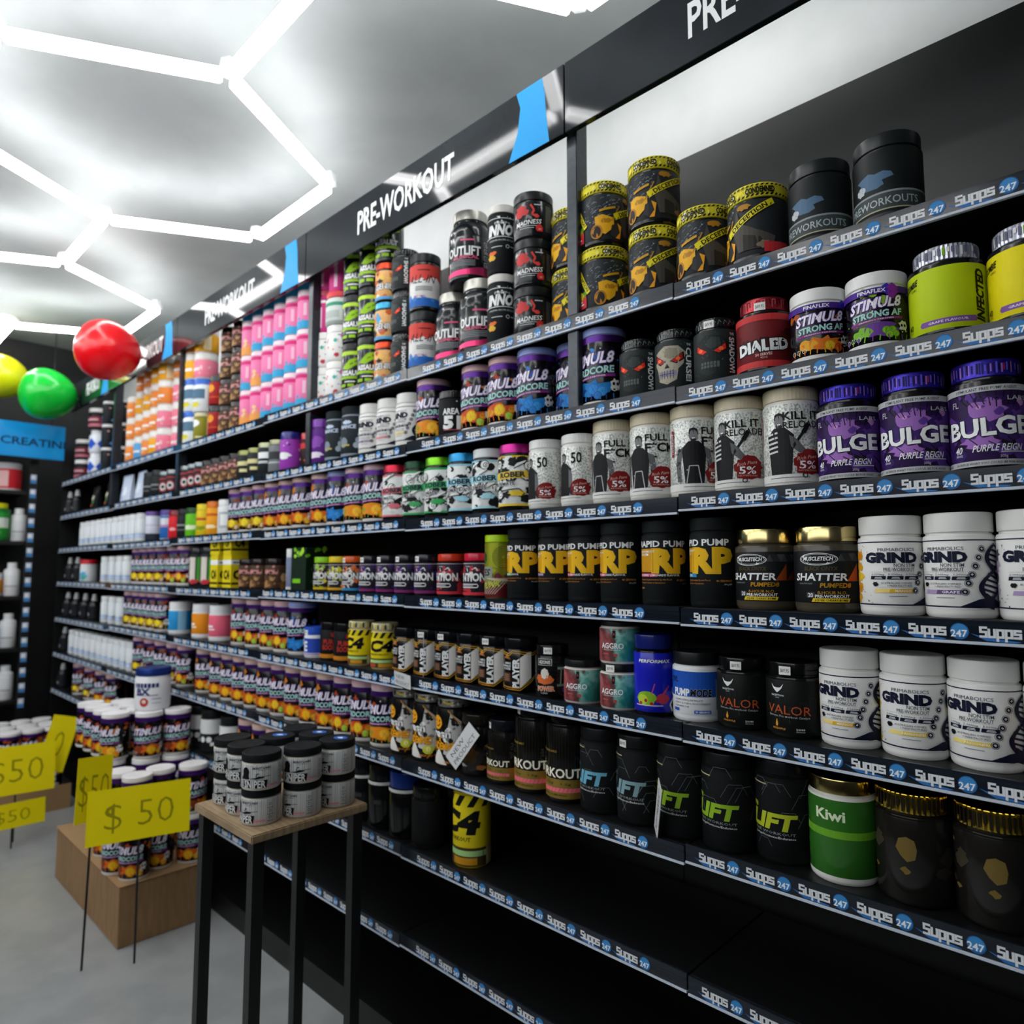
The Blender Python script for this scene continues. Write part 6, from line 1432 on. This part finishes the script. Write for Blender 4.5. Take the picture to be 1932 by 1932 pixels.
# ------------------------------------------------------------------ stock set out on the floor displays
def P2(id, x, y, z, rot, label, sticker=None): return place(id, x, y, z, rot, label, None, sticker)
SN = [(-1.77, -.462, 'front corner, nearest the camera'), (-1.745, -.357, 'front row, middle'), (-1.745, -.25, 'front row, beside the shelves'), (-1.873, -.455, 'outer row, behind the corner tub'), (-1.976, -.447, 'outer row, furthest away'), (-1.9, -.352, 'centre of the stack'), (-1.849, -.255, 'inner row, second from front'), (-1.952, -.25, 'inner row, furthest away')]
for i, (x, y, t) in enumerate(SN):
    e = P2('sniper', x, y, EYE - .475 - .09, (50, 44, 8, 22, 18, 30, 20, 20)[i], 'squat grey tub with black lid, top layer, ' + t)
    if i in (2, 5, 6):
        A = Art(i); A.ell(.004, .008, .022, .018, '#2a62b4'); A.splat(.004, .008, .012, .008, '#dfe6f0', 12, .5)
        link('lid_sticker', A.flat('lid_sticker', lambda u, v, n: Vector((u, v, .0890 + .0002 * n))), [], e)
    if i in (0, 1, 2, 3, 4): P2('sniper', x - .008, y + .006, EYE - .475 - .1807, (14, 6, 4, 10, 16)[i], 'squat grey tub with black lid, lower layer, ' + t)
ST1 = [(-3.52, -.29, 'front corner'), (-3.44, -.175, 'middle of front row'), (-3.415, -.058, 'front row by the shelves'), (-3.638, -.292, 'outer row, second back'), (-3.756, -.295, 'outer row, third back'), (-3.875, -.296, 'outer row, furthest back'), (-3.562, -.175, 'behind the middle one'), (-3.685, -.175, 'middle row, third back'), (-3.804, -.172, 'middle row, furthest back')]
for i, (x, y, t) in enumerate(ST1):
    P2('stim_lid_mango' if i else 'stim_lid_orange', x, y, EYE - .645 - .205, (18, 58, 60, 22, 22, 22, 40, 40, 40)[i], 'tall black tub with white lid, upper layer, ' + t)
for i, (x, y, t) in enumerate([(-3.295, -.33, 'outer corner'), (-3.18, -.30, 'nearest the camera'), (-3.225, -.192, 'second from the shelves'), (-3.187, -.07, 'closest to the shelves'), (-3.52, -.3, 'under the corner tub'), (-3.44, -.181, 'under the middle tub'), (-3.413, -.062, 'under the inner tub'), (-3.40, -.39 + .03, 'beside the yellow card')][:7]):
    P2('stim_lid_mango', x, y, EYE - .645 - .4107, (100, -60, 80, 100, 20, 20, 20)[i], 'tall black tub with white lid, lower layer, ' + t)
    if i < 7: P2('stim_lid_mango', x + .004, y + .003, EYE - .645 - .6164, 30, 'tall black tub with white lid, lowest layer, ' + t)
P2('bx', -3.495, -.145, EYE - .6445, 48, 'large white tub with dark blue lid on top of stacked tubs')
for i, (x, y) in enumerate([(a, b) for a in (-5.25, -5.40, -5.58) for b in (-.36, -.243, -.125)]):
    t = ('front', 'middle', 'back')[i // 3] + ' row, ' + ('outer', 'centre', 'inner')[i % 3] + ' place'
    P2('stim_lid_fruit', x, y, .297, 60 - 25 * (i % 3), 'tall black tub with white lid, far display, ' + t)
    if i < 3: P2('stim_lid_fruit', x, y, .0885, 30, 'tall black tub with white lid, far display bottom layer, ' + t)

price_card((-3.0, -.345, EYE - .95), (0, math.radians(-8), math.radians(-16)), .36, .2, '$ 50', 'largest yellow price card, before the lower white lidded tubs', .24)
price_card((-3.09, -.485, EYE - .85), (math.radians(-4), math.radians(-6), math.radians(10)), .13, .24, '$50', 'narrow upright yellow price card beside the largest card', .11)
price_card((-4.72, -.42, EYE - 1.11), (0, math.radians(-6), math.radians(-8)), .36, .26, '$50', 'yellow price card reading fifty before the far display', .25)
price_card((-4.765, -.215, EYE - 1.01), (math.radians(-15), math.radians(-6), math.radians(-8)), .136, .31, '0', 'tilted yellow price card overlapping the far display', .05, False)
price_card((-4.6, -.45, EYE - 1.32), (0, math.radians(-4), 0), .3, .13, '$50', 'lowest yellow price card on the far cardboard tray', .16)

# stock on the end wall unit
for id, y, z, t in (('redjug', -.30, .571, 'on the upper end wall shelf'), ('whitejug', -.44, .571, 'upper end wall shelf'), ('whitejug', -.222, .206, 'corner of second end wall shelf'), ('greenjug', -.36, .206, 'second end wall shelf'), ('whitejug', -.245, -.189, 'corner of third end wall shelf'), ('clean_orange', -.36, -.189, 'third end wall shelf'), ('whitejug', -.25, -.556, 'corner of fourth end wall shelf'), ('clean_blue', -.36, -.556, 'fourth end wall shelf'), ('whitejug', -.25, -.925, 'corner of lowest end wall shelf')):
    P2(id, -6.1, y, EYE + z + .0006, 70, KINDS[id]['desc'] + ', ' + t)

# white tags reading NEW PRODUCT
def tagcard(loc, rot, w, h, lab, two):
    e = tag(empty('shelf_tag', loc), lab, 'shelf tag', 'new product tags'); e.rotation_euler = rot
    link('card', box_mesh('card', -w / 2, w / 2, -.0006, .0006, -h / 2, h / 2), [mat('#d9dbdc', 'plastic')], e)
    A = Art(1)
    if two: A.text('NEW', -w * .12, h * .2, h * .26, '#2c2e31', w * .5, -.005); A.text('PRODUCT', 0, -h * .22, h * .26, '#2c2e31', w * .82, -.005)
    else: A.text('NEW PRODUCT', 0, 0, h * .4, '#2c2e31', w * .8, -.005)
    link('lettering', A.flat('lettering', lambda u, v, n: Vector((u, -.0009, v))), [], e)
R_ = math.radians
tagcard((-1.755, -.016, EYE - .368 + .026), (R_(8), R_(6), 0), .082, .044, 'white new product tag clipped on fifth shelf strip', True)
tagcard((-1.48, -.012, EYE - .620 + .125), (R_(-4), R_(-52), R_(10)), .135, .05, 'slanted white new product tag before the brown beast tub', True)
tagcard((-.845, -.012, EYE - .620 + .1), (0, R_(-62), R_(-48)), .14, .04, 'white new product tag beside lime lettered tub, sixth shelf', False)
tagcard((-1.665, -.006, EYE - .368 + .11), (0, R_(-84), R_(-40)), .13, .03, 'narrow white tag between two tubs on fifth shelf', False)
